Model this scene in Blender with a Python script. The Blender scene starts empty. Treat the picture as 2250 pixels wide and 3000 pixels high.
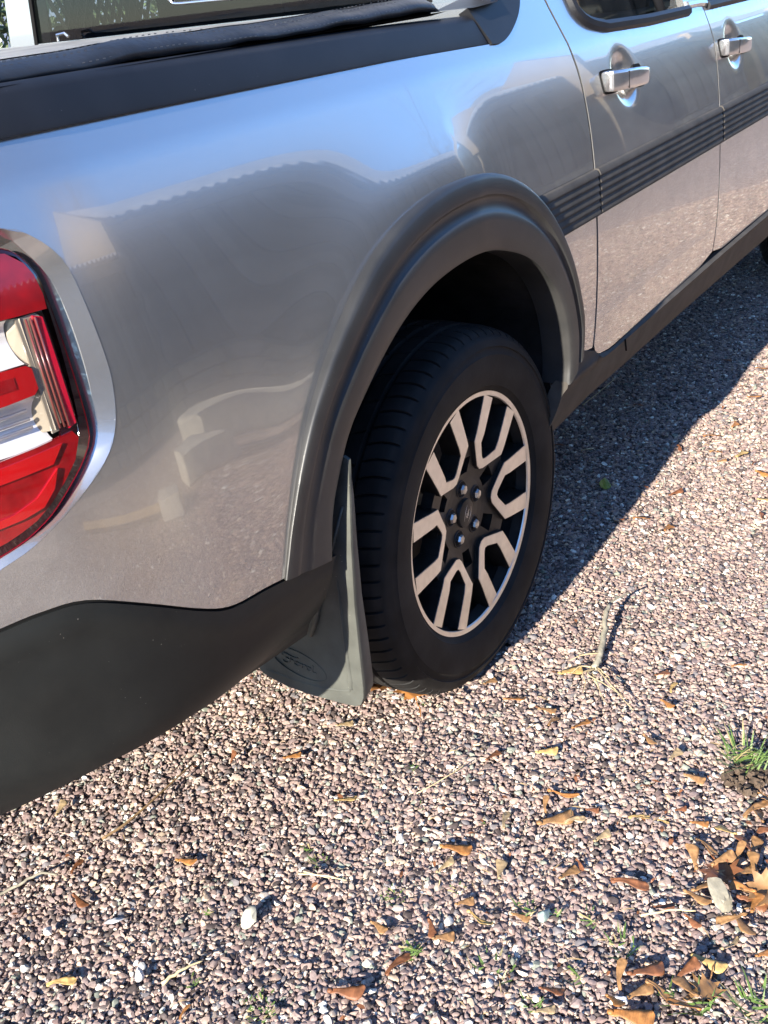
import bpy, bmesh, math, random
import numpy as np
from mathutils import Vector, Matrix
from mathutils.geometry import delaunay_2d_cdt

R = math.radians
rng = random.Random(7)
nrng = np.random.default_rng(11)
scene = bpy.context.scene
COL = scene.collection

# ------------------------------------------------------------------ camera
CAM = Vector((-1.483, -1.751, 1.257))
yaw, pitch, roll = 0.628, -0.4733, -0.1237
fw = Vector((math.cos(pitch)*math.cos(yaw), math.cos(pitch)*math.sin(yaw), math.sin(pitch)))
rt = fw.cross(Vector((0, 0, 1))).normalized()
up = rt.cross(fw)
r2 = rt*math.cos(roll) + up*math.sin(roll)
u2 = -rt*math.sin(roll) + up*math.cos(roll)
cd = bpy.data.cameras.new('camera')
cam = bpy.data.objects.new('camera', cd)
COL.objects.link(cam)
cam.matrix_world = Matrix(((r2.x, u2.x, -fw.x, CAM.x), (r2.y, u2.y, -fw.y, CAM.y), (r2.z, u2.z, -fw.z, CAM.z), (0, 0, 0, 1)))
cd.sensor_fit = 'VERTICAL'
cd.sensor_height = 36.0
cd.lens = 36.0*2979.0/3000.0
cd.clip_start = 0.02
cd.clip_end = 2000.0
scene.camera = cam

# ------------------------------------------------------------------ world, sun, exposure
SUN_EL = 24.0
SUN_AZ = -1.4         # heading of the light in the ground plane: +X, turned a little to +Y
w = bpy.data.worlds.new('World')
scene.world = w
w.use_nodes = True
nt = w.node_tree
nt.nodes.clear()
out = nt.nodes.new('ShaderNodeOutputWorld')
bg = nt.nodes.new('ShaderNodeBackground')
sky = nt.nodes.new('ShaderNodeTexSky')
sky.sky_type = 'NISHITA'
sky.sun_disc = False
sky.sun_elevation = R(SUN_EL)
sky.sun_rotation = R(270.0 - SUN_AZ)
sky.air_density = 1.0
sky.dust_density = 0.05
sky.ozone_density = 5.0
sky.altitude = 600
bg.inputs['Strength'].default_value = 0.125
wb = nt.nodes.new('ShaderNodeMix'); wb.data_type = 'RGBA'; wb.blend_type = 'MULTIPLY'; wb.inputs[0].default_value = 1.0
wb.inputs[7].default_value = (0.91, 0.97, 1.07, 1)      # the camera's daylight balance on the blue of the sky
nt.links.new(sky.outputs[0], wb.inputs[6])
nt.links.new(wb.outputs[2], bg.inputs['Color'])
nt.links.new(bg.outputs[0], out.inputs['Surface'])

sd = bpy.data.lights.new('sun', 'SUN')
sd.energy = 5.0
sd.angle = R(0.5)
sd.color = (1.0, 0.93, 0.82)
sun = bpy.data.objects.new('sun', sd)
COL.objects.link(sun)
ldir = Vector((math.cos(R(SUN_EL))*math.cos(R(-SUN_AZ)), math.cos(R(SUN_EL))*math.sin(R(-SUN_AZ)), -math.sin(R(SUN_EL))))
sun.rotation_euler = ldir.to_track_quat('-Z', 'Y').to_euler()

vs = scene.view_settings
vs.view_transform = 'Standard'
vs.look = 'None'
vs.gamma = 1.0
vs.exposure = 1.5
vs.use_curve_mapping = False
scene.cycles.max_bounces = 8
scene.cycles.transparent_max_bounces = 12

# ------------------------------------------------------------------ helpers
def link(o, parent=None):
    COL.objects.link(o)
    if parent is not None:
        o.parent = parent
    return o

def tag(o, label=None, cat=None, group=None, kind=None):
    if label: o['label'] = label
    if cat: o['category'] = cat
    if group: o['group'] = group
    if kind: o['kind'] = kind
    return o

def empty(name, loc=(0, 0, 0), rz=0.0):
    o = bpy.data.objects.new(name, None)
    o.location = loc
    o.rotation_euler = (0, 0, rz)
    o.empty_display_size = 0.1
    return link(o)

def mesh_obj(name, verts, faces, mat, parent=None, smooth=False, normals=None, sharp=None):
    me = bpy.data.meshes.new(name)
    me.from_pydata([tuple(v) for v in verts], [], [tuple(f) for f in faces])
    me.materials.append(mat)
    if smooth:
        me.polygons.foreach_set('use_smooth', [True]*len(me.polygons))
    me.update()
    if normals is not None:
        me.normals_split_custom_set_from_vertices([tuple(n) for n in normals])
    elif sharp is not None:
        me.set_sharp_from_angle(angle=R(sharp))
    return link(bpy.data.objects.new(name, me), parent)

class MB:
    """collects boxes, tubes, prisms into one mesh"""
    def __init__(s): s.v = []; s.f = []
    def add(s, V, F):
        n = len(s.v); s.v += [tuple(p) for p in V]; s.f += [tuple(i+n for i in f) for f in F]
    def box(s, c, size, m=None, bev=0.0):
        bm = bmesh.new()
        bmesh.ops.create_cube(bm, size=1.0)
        for v in bm.verts: v.co = Vector((v.co.x*size[0], v.co.y*size[1], v.co.z*size[2]))
        if bev: bmesh.ops.bevel(bm, geom=bm.edges[:], offset=bev, segments=2, affect='EDGES', profile=0.5)
        if m is not None: bmesh.ops.transform(bm, matrix=m, verts=bm.verts)
        bm.verts.index_update()
        s.add([v.co + Vector(c) for v in bm.verts], [[v.index for v in f.verts] for f in bm.faces])
        bm.free()
    def tube(s, pts, rad, n=6, cap=True):
        P = [Vector(p) for p in pts]
        rads = rad if isinstance(rad, (list, tuple)) else [rad]*len(P)
        rings = []
        prev = None
        for i, p in enumerate(P):
            t = (P[min(i+1, len(P)-1)] - P[max(i-1, 0)]).normalized()
            a = prev if prev is not None else (Vector((0, 0, 1)) if abs(t.z) < .9 else Vector((1, 0, 0)))
            a = (a - t*a.dot(t)).normalized(); prev = a
            b = t.cross(a)
            rings.append([p + (a*math.cos(2*math.pi*k/n) + b*math.sin(2*math.pi*k/n))*rads[i] for k in range(n)])
        V = [v for r in rings for v in r]; F = []
        for i in range(len(P)-1):
            for k in range(n):
                F.append((i*n+k, i*n+(k+1) % n, (i+1)*n+(k+1) % n, (i+1)*n+k))
        if cap:
            F.append(tuple(range(n-1, -1, -1))); F.append(tuple((len(P)-1)*n+k for k in range(n)))
        s.add(V, F)
    def build(s, name, mat, parent=None, smooth=False, sharp=None):
        return mesh_obj(name, s.v, s.f, mat, parent, smooth, None, sharp)

def catmull(pts, n=6, closed=False):
    P = [np.array(p, float) for p in pts]
    L = len(P); o = []
    segs = L if closed else L-1
    for i in range(segs):
        if closed:
            a, b, c, d = P[i-1], P[i], P[(i+1) % L], P[(i+2) % L]
        else:
            b, c = P[i], P[i+1]
            a = P[i-1] if i else 2*b-c
            d = P[i+2] if i+2 < L else 2*c-b
        for k in range(n):
            t = k/n
            o.append(0.5*((2*b)+(-a+c)*t+(2*a-5*b+4*c-d)*t*t+(-a+3*b-3*c+d)*t**3))
    if not closed: o.append(P[-1])
    return [tuple(p) for p in o]

def resample(pts, step):
    o = [pts[0]]
    for a, b in zip(pts[:-1], pts[1:]):
        L = math.dist(a, b); k = max(1, int(round(L/step)))
        for i in range(1, k+1): o.append(tuple(a[j]+(b[j]-a[j])*i/k for j in range(len(a))))
    return o

# ------------------------------------------------------------------ materials
def mat(name, base, rough=0.5, metal=0.0, spec=0.5, coat=0.0, coat_rough=0.03, noise=None, bump=None):
    m = bpy.data.materials.new(name); m.use_nodes = True
    N = m.node_tree.nodes; Lk = m.node_tree.links
    b = N['Principled BSDF']
    b.inputs['Base Color'].default_value = (*base, 1)
    b.inputs['Roughness'].default_value = rough
    b.inputs['Metallic'].default_value = metal
    b.inputs['Specular IOR Level'].default_value = spec
    b.inputs['Coat Weight'].default_value = coat
    b.inputs['Coat Roughness'].default_value = coat_rough
    tc = None
    if noise or bump:
        tc = N.new('ShaderNodeTexCoord')
    if noise:      # (scale, amount, detail) brightness mottling = dirt, wear, grain
        nz = N.new('ShaderNodeTexNoise'); nz.inputs['Scale'].default_value = noise[0]; nz.inputs['Detail'].default_value = noise[2]
        Lk.new(tc.outputs['Object'], nz.inputs['Vector'])
        mr = N.new('ShaderNodeMapRange'); mr.inputs[3].default_value = 1-noise[1]; mr.inputs[4].default_value = 1+noise[1]
        mr.inputs[1].default_value = 0.3; mr.inputs[2].default_value = 0.7
        Lk.new(nz.outputs['Fac'], mr.inputs[0])
        mx = N.new('ShaderNodeMix'); mx.data_type = 'RGBA'; mx.blend_type = 'MULTIPLY'; mx.inputs[0].default_value = 1
        mx.inputs[6].default_value = (*base, 1)
        Lk.new(mr.outputs[0], mx.inputs[7]); Lk.new(mx.outputs[2], b.inputs['Base Color'])
    if bump:       # (scale, strength, distance)
        nb = N.new('ShaderNodeTexNoise'); nb.inputs['Scale'].default_value = bump[0]; nb.inputs['Detail'].default_value = 3
        Lk.new(tc.outputs['Object'], nb.inputs['Vector'])
        bp = N.new('ShaderNodeBump'); bp.inputs['Strength'].default_value = bump[1]; bp.inputs['Distance'].default_value = bump[2]
        Lk.new(nb.outputs['Fac'], bp.inputs['Height']); Lk.new(bp.outputs[0], b.inputs['Normal'])
    return m

def speckle(m, scale, thr, col):
    """pale dust specks on a plastic: thresholded fine noise"""
    N = m.node_tree.nodes; Lk = m.node_tree.links; b = N['Principled BSDF']
    tc = N.new('ShaderNodeTexCoord'); nz = N.new('ShaderNodeTexNoise')
    nz.inputs['Scale'].default_value = scale; nz.inputs['Detail'].default_value = 1
    Lk.new(tc.outputs['Object'], nz.inputs['Vector'])
    mr = N.new('ShaderNodeMapRange'); mr.inputs[1].default_value = thr; mr.inputs[2].default_value = thr+.03
    Lk.new(nz.outputs['Fac'], mr.inputs[0])
    mx = N.new('ShaderNodeMix'); mx.data_type = 'RGBA'; mx.inputs[7].default_value = (*col, 1)
    src = b.inputs['Base Color'].links
    if src: Lk.new(src[0].from_socket, mx.inputs[6])
    else: mx.inputs[6].default_value = b.inputs['Base Color'].default_value
    Lk.new(mr.outputs[0], mx.inputs[0]); Lk.new(mx.outputs[2], b.inputs['Base Color'])
    return m

M = {}
M['paint'] = mat('silver_paint', (0.56, 0.545, 0.52), 0.25, 0.90, 0.5, 1.0, 0.02, noise=(900, 0.05, 1))
M['paint'].node_tree.nodes['Principled BSDF'].inputs['Coat IOR'].default_value = 1.75
def road_film(m, zt, depth, amount, col):
    """thin dried road dust, thicker towards the sills, broken up by noise"""
    N = m.node_tree.nodes; Lk = m.node_tree.links; b = N['Principled BSDF']
    tc = N.new('ShaderNodeTexCoord'); sp = N.new('ShaderNodeSeparateXYZ'); Lk.new(tc.outputs['Object'], sp.inputs[0])
    h = N.new('ShaderNodeMapRange'); h.inputs[1].default_value = zt; h.inputs[2].default_value = zt-depth; h.inputs[3].default_value = .06; Lk.new(sp.outputs['Z'], h.inputs[0])
    nz = N.new('ShaderNodeTexNoise'); nz.inputs['Scale'].default_value = 7; nz.inputs['Detail'].default_value = 8; nz.inputs['Roughness'].default_value = .7; Lk.new(tc.outputs['Object'], nz.inputs['Vector'])
    r = N.new('ShaderNodeMapRange'); r.inputs[1].default_value = .38; r.inputs[2].default_value = .72; Lk.new(nz.outputs['Fac'], r.inputs[0])
    f = N.new('ShaderNodeMath'); f.operation = 'MULTIPLY'; Lk.new(h.outputs[0], f.inputs[0]); Lk.new(r.outputs[0], f.inputs[1])
    g_ = N.new('ShaderNodeMath'); g_.operation = 'MULTIPLY'; g_.inputs[1].default_value = amount; Lk.new(f.outputs[0], g_.inputs[0])
    mx = N.new('ShaderNodeMix'); mx.data_type = 'RGBA'; mx.inputs[7].default_value = (*col, 1)
    Lk.new(b.inputs['Base Color'].links[0].from_socket, mx.inputs[6]); Lk.new(g_.outputs[0], mx.inputs[0]); Lk.new(mx.outputs[2], b.inputs['Base Color'])
    mm = N.new('ShaderNodeMapRange'); mm.inputs[3].default_value = b.inputs['Metallic'].default_value; mm.inputs[4].default_value = 0; Lk.new(g_.outputs[0], mm.inputs[0]); Lk.new(mm.outputs[0], b.inputs['Metallic'])
    cw = N.new('ShaderNodeMapRange'); cw.inputs[3].default_value = b.inputs['Coat Weight'].default_value; cw.inputs[4].default_value = 0; Lk.new(g_.outputs[0], cw.inputs[0]); Lk.new(cw.outputs[0], b.inputs['Coat Weight'])
    return m
road_film(M['paint'], .92, .40, .42, (.24, .21, .17))
M['trim'] = speckle(mat('black_plastic', (0.014, 0.0145, 0.017), 0.48, 0, 0.38, noise=(14, .22, 4), bump=(900, .12, .0006)), 420, .80, (.22, .21, .2))
M['flare'] = speckle(mat('flare_plastic', (0.026, 0.0265, 0.027), 0.42, 0, 0.5, noise=(11, .25, 4), bump=(900, .10, .0006)), 420, .80, (.22, .21, .2))
M['bumper'] = speckle(mat('bumper_plastic', (0.010, 0.0112, 0.0108), 0.5, 0, 0.35, noise=(9, .3, 5), bump=(700, .2, .0008)), 330, .80, (.24, .22, .2))
road_film(M['bumper'], .75, .35, .06, (.20, .18, .15)); road_film(M['flare'], 1.0, .55, .16, (.20, .18, .15))
M['mould'] = mat('moulding_plastic', (0.075, 0.067, 0.058), 0.62, 0, 0.12, noise=(20, .2, 3))
M['flap'] = speckle(mat('mud_flap_plastic', (0.080, 0.083, 0.072), 0.52, 0, 0.45, noise=(16, .35, 6), bump=(500, .2, .0008)), 330, .78, (.3, .29, .26))
M['vinyl'] = mat('tonneau_vinyl', (0.022, 0.024, 0.028), 0.45, 0, 0.5, noise=(25, .25, 4), bump=(60, .35, .003))
M['thread'] = mat('dusty_thread', (0.12, 0.12, 0.12), 0.8)
M['dusty'] = mat('dusty_vinyl', (0.26, 0.25, 0.225), 0.6, 0, 0.4, noise=(12, .3, 5), bump=(60, .3, .003))
M['rubber'] = mat('tyre_rubber', (0.0165, 0.0155, 0.0145), 0.7, 0, 0.25, noise=(14, .5, 7), bump=(300, .25, .0008))
M['liner'] = mat('liner_felt', (0.018, 0.017, 0.016), 0.9, 0, 0.2, noise=(12, .6, 5))
M['alloy'] = mat('machined_alloy', (0.80, 0.78, 0.74), 0.38, 1.0, 0.5, 0.5, 0.1, noise=(60, .06, 3))
M['rimblack'] = mat('gloss_black_alloy', (0.016, 0.0145, 0.013), 0.42, 0, 0.4, 0.0, 0.08, noise=(35, .6, 5))
M['chrome'] = mat('chrome_nut', (0.58, 0.57, 0.55), 0.28, 1.0)
M['silver_bar'] = mat('handle_paint', (0.62, 0.62, 0.62), 0.2, 0.9, 0.5, 1.0, 0.02)
M['disc'] = mat('brake_iron', (0.13, 0.12, 0.11), 0.5, 0.6, noise=(20, .3, 4))
M['gap'] = mat('gap_and_seal_black', (0.006, 0.006, 0.006), 0.8, 0, 0.2)
M['lens_red'] = mat('red_lens', (0.21, 0.0015, 0.003), 0.16, 0, 0.6, 1.0, 0.02, noise=(45, .25, 2))
M['lens_bright'] = mat('bright_red_lens', (0.36, 0.003, 0.004), 0.2, 0, 0.6, 1.0, 0.02)
M['lens_dark'] = mat('dark_red_lens_rim', (0.022, 0.0015, 0.003), 0.12, 0, 0.6, 1.0, 0.02)
M['lens_edge'] = mat('red_lens_edge', (0.55, 0.005, 0.03), 0.2, 0, 0.6, 1.0, 0.02)
M['rib_red'] = mat('red_brown_rib', (.20, .05, .04), .25, 0, .6, 1.0, .02)
M['reflector'] = mat('lamp_reflector', (0.80, 0.80, 0.81), 0.3, 0.35, 0.5, 0.6, 0.02)
M['reflector_warm'] = mat('lamp_side_reflector', (0.30, 0.26, 0.20), 0.35, 0.3, 0.5, 0.6, 0.02)

def glass(name, tint, transp):
    m = bpy.data.materials.new(name); m.use_nodes = True
    N = m.node_tree.nodes; Lk = m.node_tree.links; N.clear()
    o = N.new('ShaderNodeOutputMaterial'); t = N.new('ShaderNodeBsdfTransparent'); g = N.new('ShaderNodeBsdfGlossy')
    t.inputs[0].default_value = (*[c*transp for c in tint], 1); g.inputs['Roughness'].default_value = 0.01
    ge = N.new('ShaderNodeNewGeometry'); ml = N.new('ShaderNodeMath'); ml.operation = 'MULTIPLY_ADD'
    ml.inputs[1].default_value = 1/1.52-1.52; ml.inputs[2].default_value = 1.52; Lk.new(ge.outputs['Backfacing'], ml.inputs[0])
    f = N.new('ShaderNodeFresnel'); Lk.new(ml.outputs[0], f.inputs[0])
    mx = N.new('ShaderNodeMixShader')
    Lk.new(f.outputs[0], mx.inputs[0]); Lk.new(t.outputs[0], mx.inputs[1]); Lk.new(g.outputs[0], mx.inputs[2]); Lk.new(mx.outputs[0], o.inputs[0])
    return m
M['glass'] = glass('tinted_glass', (0.9, 1.0, 0.92), 0.72)
M['clear'] = glass('clear_lens', (1.0, 0.99, 0.98), 0.95)

# ------------------------------------------------------------------ the flank of the truck as a surface y = -flank(x, z)
ZS = np.array([.30, .40, .50, .60, .70, .80, .90, 1.0, 1.08, 1.112, 1.122, 1.15, 1.25, 1.4, 1.75])
TS = np.radians([-14, -9, -5, 0.5, 3.5, 6.5, 9.5, 13.5, 17, 18, 25, 25, 22, 24, 26])
_z = np.linspace(.2, 1.8, 1601)
_w = np.concatenate([[0], np.cumsum(-np.tan(np.interp((_z[1:]+_z[:-1])/2, ZS, TS))*.001)])
_w += .8945 - np.interp(.95, _z, _w)
CUPS = [(0.800, 1.027, .050, .044, .015), (1.600, 1.011, .050, .044, .015)]   # hollows behind the door handles
def flank(x, z, cups=True):
    x = np.asarray(x, float); z = np.asarray(z, float)
    u = np.maximum(0, -.70-x)
    r = np.interp(z, _z, _w) - 0.75*u*u - 0.6*u**3
    # slight swelling of the sheet over the wheel
    d = np.hypot(x, z-.40)
    r = r + 0.013*np.exp(-((d-.555)/.10)**2)*np.clip((z-.62)/.25, 0, 1)*np.clip(1-(x-.02)/.22, 0, 1)**2
    r = r - 0.10*np.maximum(0, x-2.9)**2
    if cups:
        for cx, cz, a, b, dep in CUPS:
            q = ((x-cx)/a)**2+((z-cz)/b)**2
            r = r - dep*np.exp(-q**2*0.9)
    return r
def fnormal(x, z, cups=True):
    e = 4e-4
    gx = (flank(x+e, z, cups)-flank(x-e, z, cups))/(2*e); gz = (flank(x, z+e, cups)-flank(x, z-e, cups))/(2*e)
    n = np.stack([-gx, -np.ones_like(gx), -gz], -1)
    return n/np.linalg.norm(n, axis=-1)[..., None]

def panel(name, outline, m, parent, holes=(), off=0.0, grid=0.03, hem=0.018, offf=None, edge=0.02, fine=None, hem_mat=None):
    """sheet on the flank, cut to an outline in (x, z), with a turned-in hem all round"""
    loops = [resample(list(outline)+[outline[0]], edge)[:-1]] + [resample(list(h)+[h[0]], edge)[:-1] for h in holes]
    vs_, es_ = [], []
    for lp in loops:
        n = len(vs_); vs_ += [Vector(p) for p in lp]
        es_ += [(n+i, n+(i+1) % len(lp)) for i in range(len(lp))]
    xs = [p[0] for p in loops[0]]; zs = [p[1] for p in loops[0]]
    nx = int((max(xs)-min(xs))/grid); nz = int((max(zs)-min(zs))/grid)
    nb = len(vs_)
    B = np.array([(p.x, p.y) for p in vs_])
    pts = [(min(xs)+grid*(i+.5+.5*(j % 2)), min(zs)+grid*(j+.5)) for i in range(nx+1) for j in range(nz+1)]
    if fine:
        for cx, cz, a, b in fine:
            pts = [p for p in pts if abs(p[0]-cx) > a or abs(p[1]-cz) > b]
            g = grid/4.0
            pts += [(cx-a+g*i, cz-b+g*j) for i in range(int(2*a/g)+1) for j in range(int(2*b/g)+1)]
    for p in pts:
        if np.min((B[:, 0]-p[0])**2+(B[:, 1]-p[1])**2) > (edge*.5)**2: vs_.append(Vector(p))
    V2, E2, F2, ov, oe, of = delaunay_2d_cdt(vs_, es_, [], 1, 1e-6)
    X = np.array([v.x for v in V2]); Z = np.array([v.y for v in V2])
    o = off if offf is None else off+offf(X, Z)
    Y = -(flank(X, Z)+o)
    N = fnormal(X, Z)
    if offf is not None:
        e = 5e-4
        gx = (flank(X+e, Z)+offf(X+e, Z)-flank(X-e, Z)-offf(X-e, Z))/(2*e); gz = (flank(X, Z+e)+offf(X, Z+e)-flank(X, Z-e)-offf(X, Z-e))/(2*e)
        N = np.stack([-gx, -np.ones_like(gx), -gz], -1); N /= np.linalg.norm(N, axis=1)[:, None]
    V = np.stack([X, Y, Z], 1)
    F = []
    cnt = {}
    def inside(px, pz, lp):
        c_ = False
        for (x1, z1), (x2, z2) in zip(lp, lp[1:]+lp[:1]):
            if (z1 > pz) != (z2 > pz) and px < (x2-x1)*(pz-z1)/(z2-z1)+x1: c_ = not c_
        return c_
    for f in F2:
        a, b, c = [V[i] for i in f[:3]]
        if any(inside((a[0]+b[0]+c[0])/3, (a[2]+b[2]+c[2])/3, list(h)) for h in holes): continue
        if np.cross(b-a, c-a)[1] > 0: f = f[::-1]
        F.append(tuple(f))
        for i in range(len(f)):
            e = (f[i], f[(i+1) % len(f)]); cnt[e] = 1
    V = list(V); N = list(N)
    if hem:
        for (a, b) in list(cnt):
            if (b, a) in cnt: continue
            n = len(V)
            d = V[b]-V[a]; d = d/np.linalg.norm(d)
            side = np.cross(d, N[a])
            for i in (a, b):
                V.append(V[i].copy()); N.append(side)
            for i in (a, b):
                V.append(V[i] - N[i]*hem); N.append(side)
            F.append((n+1, n, n+2, n+3))
    return mesh_obj(name, V, F, m, parent, True, N)

def copy_tree(o, parent=None):
    c = o.copy(); link(c)
    if parent is not None: c.parent = parent
    for ch in list(o.children): copy_tree(ch, c)
    return c
# ================================================================== THE TRUCK (rear axle at x = 0, right flank towards -Y)
truck = tag(empty('pickup_truck'), 'silver pickup truck with black plastic trim parked on the gravel', 'pickup truck')

RAIL_LOW = [(-1.10, 1.166), (-0.789, 1.164), (-0.602, 1.163), (-0.353, 1.160), (-0.060, 1.156), (0.266, 1.148)]
SAIL = catmull([(0.266, 1.148), (0.304, 1.147), (0.347, 1.157), (0.391, 1.174), (0.425, 1.192), (0.452, 1.215), (0.478, 1.26), (0.49, 1.32)], 4)
GAP_R = catmull([(0.545, 1.62), (0.535, 1.40), (0.538, 1.26), (0.546, 1.20), (0.560, 1.137), (0.573, 1.065), (0.569, 0.995), (0.549, 0.879), (0.521, 0.748), (0.493, 0.611), (0.478, 0.531)], 4)
GAP_F = catmull([(1.30, 1.62), (1.40, 1.30), (1.425, 1.13), (1.442, 1.063), (1.440, 1.011), (1.400, 0.875), (1.366, 0.724), (1.339, 0.594), (1.318, 0.520)], 4)
DOOR_BOT = catmull([(0.478, 0.529), (0.505, 0.506), (0.544, 0.497), (0.615, 0.493), (0.843, 0.498), (1.318, 0.505), (1.70, 0.505), (2.36, 0.50)], 4)
FLARE_O = [(-0.600, 0.560), (-0.589, 0.587), (-0.570, 0.631), (-0.541, 0.688), (-0.503, 0.747), (-0.458, 0.798), (-0.400, 0.849), (-0.328, 0.897), (-0.250, 0.932), (-0.155, 0.957), (-0.050, 0.969), (0.062, 0.965), (0.155, 0.944), (0.238, 0.902), (0.306, 0.838), (0.360, 0.747), (0.391, 0.641), (0.392, 0.590), (0.385, 0.545)]
FLARE_I = [(-0.497, 0.535), (-0.482, 0.600), (-0.455, 0.655), (-0.425, 0.700), (-0.385, 0.735), (-0.306, 0.785), (-0.216, 0.822), (-0.114, 0.843), (0.013, 0.847), (0.108, 0.828), (0.205, 0.786), (0.275, 0.722), (0.317, 0.644), (0.332, 0.554), (0.325, 0.50)]
BEV_O = [(-0.831, 1.086), (-0.806, 1.075), (-0.787, 1.055), (-0.778, 1.035), (-0.776, 1.002), (-0.776, 0.957), (-0.778, 0.918), (-0.786, 0.884), (-0.797, 0.858), (-0.815, 0.835), (-0.847, 0.812), (-0.885, 0.789), (-0.925, 0.769), (-0.954, 0.760)]
BEV_M = [(-0.829, 1.077), (-0.814, 1.064), (-0.801, 1.042), (-0.794, 1.015), (-0.793, 0.976), (-0.797, 0.926), (-0.806, 0.877), (-0.815, 0.853), (-0.835, 0.828), (-0.867, 0.802), (-0.895, 0.785), (-0.925, 0.776), (-0.946, 0.771)]
LENS_O = [(-0.827, 1.066), (-0.813, 1.052), (-0.805, 1.037), (-0.804, 1.015), (-0.805, 0.985), (-0.808, 0.942), (-0.812, 0.892), (-0.815, 0.868), (-0.820, 0.854), (-0.834, 0.837), (-0.855, 0.818), (-0.882, 0.796), (-0.907, 0.782), (-0.923, 0.776), (-0.940, 0.771)]
LENS_I = [(-0.832, 1.061), (-0.818, 1.048), (-0.813, 1.035), (-0.812, 1.015), (-0.814, 0.985), (-0.820, 0.933), (-0.827, 0.885), (-0.834, 0.865), (-0.846, 0.846), (-0.864, 0.828), (-0.884, 0.811), (-0.904, 0.798), (-0.922, 0.791), (-0.938, 0.786)]
LENS_O = [(x-.0030, z) for x, z in LENS_O]; LENS_I = [(x-.0015, z+(.0025 if z < .86 else 0)*-1) for x, z in LENS_I]
BUMP_TOP = catmull([(-1.14, 0.665), (-1.04, 0.683), (-0.974, 0.691), (-0.934, 0.693), (-0.888, 0.686), (-0.826, 0.650), (-0.746, 0.597), (-0.700, 0.576), (-0.640, 0.566), (-0.584, 0.555), (-0.485, 0.535)], 4)

# ---- painted rear quarter (bed side) with the lamp recess cut out of it
top = RAIL_LOW + SAIL[1:] + [(0.49, 1.62)]
front = GAP_R[:]
arch = []   # along the middle of the flare, front to rear
for (a, b) in zip(catmull(FLARE_O, 3)[::-1], catmull(FLARE_O, 3)[::-1]):
    d = Vector((a[0], a[1]-.42)); d *= (1-.045/d.length)
    arch.append((d.x, d.y+.42))
sill = [(0.474, 0.528), (0.42, 0.535)]
bt = [p for p in BUMP_TOP if p[0] < -.56][::-1]
bt = [(p[0], p[1]+.004) for p in bt]
lampcut_hi = [(-1.10, 1.105), (-0.90, 1.100)]
outline = top + front + sill + arch + bt + [(-1.10, .678)]
outline = outline + [(-1.10, .735), (-1.00, .748)] + BEV_O[::-1] + [(-0.90, 1.104), (-1.10, 1.112)]
# close to the start of the rail line
panel('bed_side', outline, M['paint'], truck, grid=.022, edge=.012)

def ring_strip(name, loops, offs, m, parent, flat=False):
    """strip between successive open polylines on the flank, each with its own depth"""
    n = 70
    rs = []
    for lp in loops:
        lp = catmull(lp, 2); L = [0]
        for a, b in zip(lp[:-1], lp[1:]): L.append(L[-1]+math.dist(a, b))
        t = np.linspace(0, L[-1], n)
        rs.append(np.stack([np.interp(t, L, [p[0] for p in lp]), np.interp(t, L, [p[1] for p in lp])], 1))
    V = []
    for r, o in zip(rs, offs):
        y = -(flank(r[:, 0], r[:, 1])+o)
        V += [(a, b, c) for a, b, c in zip(r[:, 0], y, r[:, 1])]
    F = []
    for k in range(len(rs)-1):
        for i in range(n-1): F.append((k*n+i, k*n+i+1, (k+1)*n+i+1, (k+1)*n+i))
    return mesh_obj(name, V, F, m, parent, True, None, 14)
ext = lambda lp, zt, zb: [(-1.10, zt), (-0.92, zt-.006)]+lp+[(-1.0, zb+.004), (-1.10, zb)]
ring_strip('lamp_surround', [ext(BEV_O, 1.112, .735), ext(BEV_M, 1.104, .748), ext([(p[0]-.003, p[1]) for p in LENS_O], 1.096, .752)], [0.0005, -.010, -.030], M['paint'], truck)

# ---- tail lamp
lamp = link(bpy.data.objects.new('tail_light', None), truck)
lamp['label'] = 'red and clear tail light set into the rear corner'
LO = ext(LENS_O, 1.094, .755); LI = ext(LENS_I, 1.088, .768)
ring_strip('lens_rim', [LO, [(p[0]-.0015, p[1]) for p in LO], LI], [-.034, -.007, -.0045], M['lens_dark'], lamp)
ring_strip('lens_edge', [[(p[0]+.0005, p[1]) for p in LO], [(p[0]-.0025, p[1]) for p in LO]], [-.0105, -.0060], M['lens_edge'], lamp)
def flatpoly(name, poly, off, m, parent, depth=.006):
    return panel(name, poly, m, parent, off=off, grid=.02, hem=depth, edge=.01)
CLEAR_T = [(-1.09, 1.012), (-0.8620, 0.999), (-0.8300, 0.998), (-0.8240, 0.993)]
CLEAR_B = [(-0.8330, 0.880), (-0.8400, 0.877), (-0.8800, 0.872), (-1.09, 0.862)]
li_up = [p for p in LI if p[1] > 1.0 and p[0] < -.80]
flatpoly('red_lens', [(-1.09, 1.014)]+[(-1.09, 1.086), (-0.92, 1.080)]+[p for p in LENS_I if p[1] > 1.0]+[(-0.816, 1.0), (-0.858, 1.001)], -.0040, M['lens_red'], lamp)
low = [p for p in LENS_I if p[1] < .875]
flatpoly('red_lens', [(-1.09, 0.858), (-0.8800, 0.870), (-0.8400, 0.874)]+low+[(-1.0, .773), (-1.09, .769)], -.0040, M['lens_red'], lamp)
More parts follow.
